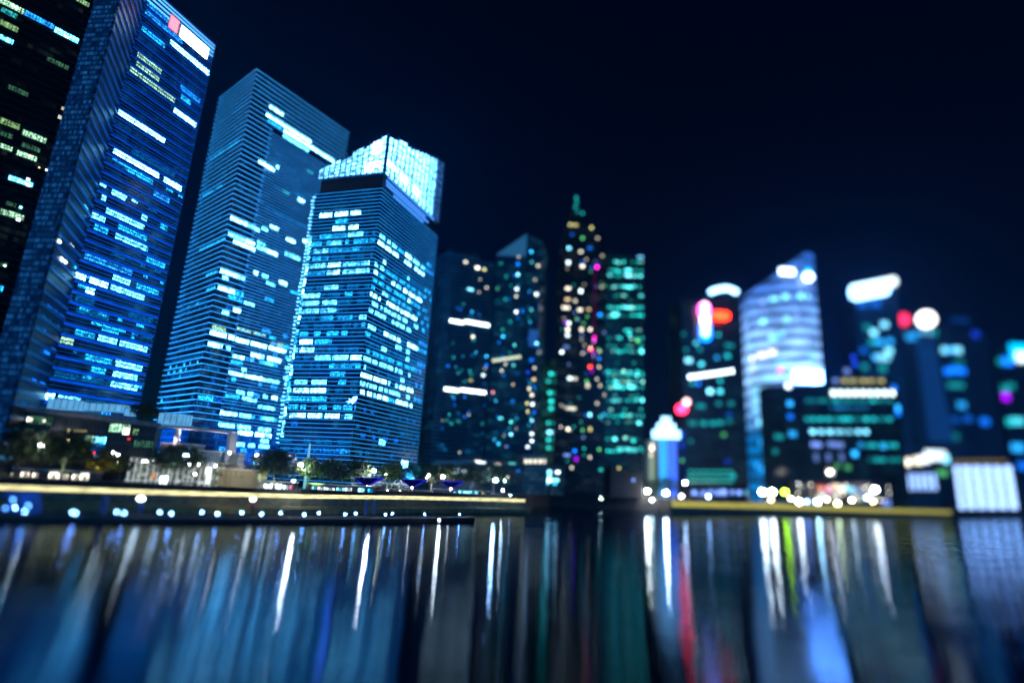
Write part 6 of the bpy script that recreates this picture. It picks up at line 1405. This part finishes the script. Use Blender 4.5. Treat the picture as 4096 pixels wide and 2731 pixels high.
PL = [(60, 2030, 'b'), (100, 2044, 'w'), (104, 2032, 'w'), (290, 2047, 'w'), (302, 2050, 'w'), (467, 2047, 'w'), (497, 2051, 'w'), (640, 2049, 'w'), (686, 2053, 'w'), (807, 2049, 'w'), (870, 2055, 'w'), (967, 2050, 'w'), (1046, 2056, 'w'), (1123, 2052, 'w'), (1216, 2058, 'w'), (1275, 2052, 'w'), (1381, 2058, 'w'), (1423, 2054, 'w'), (1542, 2059, 'w'), (1569, 2055, 'w'), (1698, 2058, 'w'), (1838, 2059, 'w')]
order = ['leftmost', 'second', 'third', 'fourth', 'fifth', 'sixth', 'seventh', 'eighth', 'ninth', 'tenth', 'eleventh', 'twelfth', 'thirteenth', 'fourteenth', 'fifteenth', 'sixteenth', 'seventeenth', 'eighteenth', 'nineteenth', 'third from last', 'second from last', 'last']
pb_ = None
for i, (x, y, ck) in enumerate(PL):
    p = atz(x, y, PZ + .75)
    # keep it on the deck
    k = min(range(len(line) - 1), key=lambda j: abs((line[j][0] + line[j + 1][0]) / 2 - p.x))
    lb = 'blue white dock light on the black pontoon, %s from its left end' % order[i] if i < 19 else 'blue white dock light on the black pontoon, %s at its right end' % order[i]
    if pb_ is None:
        pb_ = thing('dock_light', lb, 'dock light', (0, 0, 0), 'dock lights on the pontoon')
        mb = MB(); mb.tube([(0, 0, 0), (0, 0, .6)], [.16, .12], 8); mb.build('bollard', black_steel, pb_)
        mb = MB(); mb.ball((0, 0, .78), .21, 10, 6); mb.build('lamp_head', glow('dock_lamp', (.15, .38, 1), 190), pb_)
        pb_.location = (p.x, p.y, PZ)
    else: dup(pb_, (p.x, p.y, PZ), lb, 0, .8 + .55 * i / 21)
# piles with lamps
def pile(label, K_, x0, y0, x1, y1, rad, lampcol=None, brown=False):
    b = atz(*K_(x1, y1), PZ); Y = b.y; tz = topz(*K_(x0, y0), Y)
    t = thing('mooring_pile', label, 'mooring pile', (b.x, b.y, PZ))
    mb = MB(); mb.tube([(b.x, b.y, PZ - .02), (b.x, b.y, tz)], rad, 10); mb.build('pile', solid('brown_pile' if brown else 'blue_lit_pile', (.16, .07, .05) if brown else (.04, .11, .36), .5), t)  # the blue carries the dock lights' tint in the pile colour
    mb = MB(); mb.tube([(b.x, b.y, tz), (b.x, b.y, tz + .35)], [rad * 1.15, rad * .4], 10); mb.build('cap', steel, t)
    if lampcol:
        mb = MB(); mb.ball((b.x, b.y - rad, tz + .6), rad * 1.25, 10, 6, .6); mb.build('lamp_head', glow('pile_lamp', lampcol, 16), t)
    return t, b, tz
K0 = K(0, 1950, 3.92)
pile('dark blue lit mooring pile without a lamp, left of the white lamped pile', K0, 1660, 135, 1610, 395, 1.05)
pile('blue lit mooring pile with a glaring white lamp on top', K0, 2210, 190, 2190, 390, 1.0, (.95, 1, .95))
t, b, tz = pile('brown mooring pile with a white lamp and bent brown lifting arms', KH, 1290, 1100, 1275, 1265, .95, (1, .97, .9), True)
mb = MB()
for s_ in (-1, 1): mb.tube([(b.x + s_ * .9, b.y, PZ + 1), (b.x + s_ * 2.4, b.y, PZ + 3.2), (b.x + s_ * 1.8, b.y, PZ + 5.2)], .3, 6)
mb.build('arm', solid('brown_arm', (.3, .10, .06), .6), t)
pile('dark blue lit mooring pile, left of the right hand pair', KJ, 768, 740, 768, 900, .85)
pile('dark blue lit mooring pile, right of the right hand pair', KJ, 866, 740, 862, 900, .85)
for fc in ((-90, 243), ): pass
# blue floodlight on the pontoon piles and gangway, standing in for the dock lights' spill
# lattice gangway
g = thing('gangway', 'blue lit lattice gangway frame at the left end of the pontoon', 'gangway', tuple(atz(*K0(300, 370), PZ)))
def g0(x, y, Y=None):
    Yb = atz(*K0(300, 370), PZ).y; return P(*K0(x, y), Yb)
mb = MB()
for (x0, y0), (x1, y1) in [((40, 370), (240, 130)), ((290, 300), (500, 110)), ((565, 110), (640, 330)), ((340, 110), (420, 330)), ((150, 110), (190, 330)), ((440, 220), (600, 240))]:
    mb.tube([g0(x0, y0), g0(x1, y1)], .42, 6)
mb.build('lattice', solid('blue_gangway', (.05, .16, .55), .4), g)
mb = MB(); mb.tube([g0(20, 345), g0(640, 370)], .5, 6); mb.tube([g0(30, 100), g0(640, 112)], .35, 6); mb.build('rail', solid('blue_gangway', (.05, .16, .55), .4), g)
mb = MB()
for x, y in ((88, 320), (445, 280), (205, 185)): mb.ball(tuple(g0(x, y)), .55, 8, 6)
mb.build('lamp_head', glow('gangway_lamp', (.12, .42, 1), 8), g)
q = g0(300, 300); spot((q.x + 2, q.y - 9, PZ + 6), (q.x, q.y, PZ + 4), 4e3, (.1, .35, 1), 130, .5, 'gangway_spill_spot')  # stand-in spot for the spill of the dock lights
mb = MB(); p = atz(1756, 2090, .5)
bo = thing('marker_buoy', 'small white lit marker buoy beside the right end of the pontoon', 'buoy', (p.x, p.y, 0)); mb.ball((p.x, p.y, .5), .75, 10, 6, 1.1); mb.build('float', solid('buoy_float', (.5, .5, .5), .5), bo)
mb = MB(); mb.tube([(p.x, p.y, 1.2), (p.x, p.y, 1.6)], .12, 6); mb.build('stem', black_steel, bo)
mb = MB(); mb.ball((p.x, p.y, 1.9), .42, 10, 6); mb.build('lamp_head', glow('buoy_lamp', (1, .98, 1), 30), bo)

# ------------------------------------------------------------------ people on the promenade
def person_mesh(seated, seed):
    r = random.Random(seed); me = bpy.data.meshes.new('person')
    if seated:
        J = [(0, 0, .55), (0, .03, .85), (0, .05, 1.08), (0, .03, 1.2), (0, .0, 1.36), (.1, -.35, .55), (.11, -.4, .12), (.11, -.52, .06), (-.1, -.35, .55), (-.11, -.4, .12), (-.11, -.52, .06), (.2, .04, 1.05), (.25, -.12, .82), (.14, -.3, .72), (-.2, .04, 1.05), (-.25, -.12, .82), (-.14, -.3, .72)]
    else:
        w = r.uniform(-.12, .12)
        J = [(0, 0, .95), (0, .0, 1.2), (0, 0, 1.42), (0, -.01, 1.52), (0, -.02, 1.66), (.09, w, .5), (.1, w * 2, .08), (.1, w * 2 - .14, .04), (-.09, -w, .5), (-.1, -w * 2, .08), (-.1, -w * 2 - .14, .04), (.2, 0, 1.4), (.26, .03, 1.12), (.25, -.1, .88), (-.2, 0, 1.4), (-.26, .03, 1.12), (-.25, -.1, .88)]
    E_ = [(0, 1), (1, 2), (2, 3), (3, 4), (0, 5), (5, 6), (6, 7), (0, 8), (8, 9), (9, 10), (2, 11), (11, 12), (12, 13), (2, 14), (14, 15), (15, 16)]
    rad = [.16, .15, .17, .06, .11, .085, .055, .05, .085, .055, .05, .07, .05, .04, .07, .05, .04]
    me.from_pydata(J, E_, []); 
    o = bpy.data.objects.new('person', me); COL.objects.link(o)
    md = o.modifiers.new('skin', 'SKIN'); 
    for v, q in zip(me.skin_vertices[0].data, rad): v.radius = (q, q)
    me.skin_vertices[0].data[0].use_root = True
    sb = o.modifiers.new('sub', 'SUBSURF'); sb.levels = 1; sb.render_levels = 1
    return o
cloth = [solid('dark_clothes', (.025, .025, .03), .8), solid('grey_clothes', (.07, .07, .08), .8), solid('brown_clothes', (.07, .04, .03), .8)]
skin_m = solid('skin', (.35, .2, .14), .6)
PPL = [(660, 1250, 1, 'seated dark clothed person, leftmost of the crowd before the glass hall'), (760, 1255, 1, 'seated dark clothed person, second from the left in the crowd'), (850, 1225, 0, 'standing dark clothed person in front of the hottest hall light'), (880, 1245, 1, 'seated person right of the standing one in front of the hottest hall light'), (930, 1250, 1, 'seated dark clothed person near the middle of the crowd'), (1000, 1228, 0, 'standing dark clothed person near the middle of the crowd'),
       (1100, 1258, 1, 'seated dark clothed person left of the right hand standing pair'), (1180, 1235, 0, 'standing dark clothed person, left of the right hand pair'), (1215, 1240, 0, 'standing dark clothed person, right of the right hand pair'), (1265, 1245, 1, 'seated person in the right half of the crowd, lit faintly blue'), (1365, 1245, 0, 'standing dark clothed person alone at the right of the crowd'), (1430, 1260, 1, 'seated dark clothed person, last on the right of the crowd')]
for i, (x, y, seat, lb) in enumerate(PPL):
    p = P(*KI(x, y), 270 + (x - 600) * .012); o = person_mesh(bool(seat), i); o.data.materials.append(cloth[i % 3])
    # stand them on the promenade just behind the railing
    Yp = 271 + (x - 600) * .018
    o.location = (ray(*KI(x, y))[0] * Yp, Yp, GZ); o.rotation_euler = (0, 0, R.uniform(-.8, .8)); o.scale = (1.15, 1.15, 1.15) 
    tag(o, lb, 'person', 'people before the glass hall')
    hz = 1.2 if seat else 1.5
    hb_ = MB(); hb_.ball((0, .02, hz + .19), .125, 10, 8, 1.05); ho = hb_.build('hair', solid('dark_hair', (.01, .01, .01), .6)); ho.parent = o
    if seat:
        bx, by = o.location.x, o.location.y
        bn = thing('bench', 'low stone bench under the ' + lb, 'bench', (bx, by, GZ), 'benches before the glass hall')
        bn['label'] = 'low stone bench under the ' + lb.replace('seated dark clothed person', 'seated one').replace('seated person', 'seated one').replace('in front of the hottest hall light', 'in the crowd').replace('the right hand standing pair', 'the standing pair').replace(' near the middle of the crowd', ' mid crowd').replace('in the right half of the crowd, ', '')
        mb = MB(); mb.box((bx, by, GZ + .46), (1.5, .5, .1)); mb.build('seat', st_g, bn)
        for q_ in (-.55, .55):
            mb = MB(); mb.box((bx + q_, by, GZ + .205), (.16, .42, .41)); mb.build('leg', st_g, bn)

# haze volume added round everything so lights bloom and the skyline glows
hm, nt, out = newmat('bloom_haze')
v = N(nt, 'ShaderNodeVolumePrincipled'); v.inputs['Density'].default_value = .000062; v.inputs['Color'].default_value = (.12, .36, 1, 1); v.inputs['Anisotropy'].default_value = .78
nt.links.new(v.outputs[0], out.inputs['Volume'])
mb = MB(); mb.prism([(-3500, -600), (4500, -600), (4500, 5000), (-3500, 5000)], -2, 1300)
tag(mb.build('bloom_haze', hm), kind='stuff')
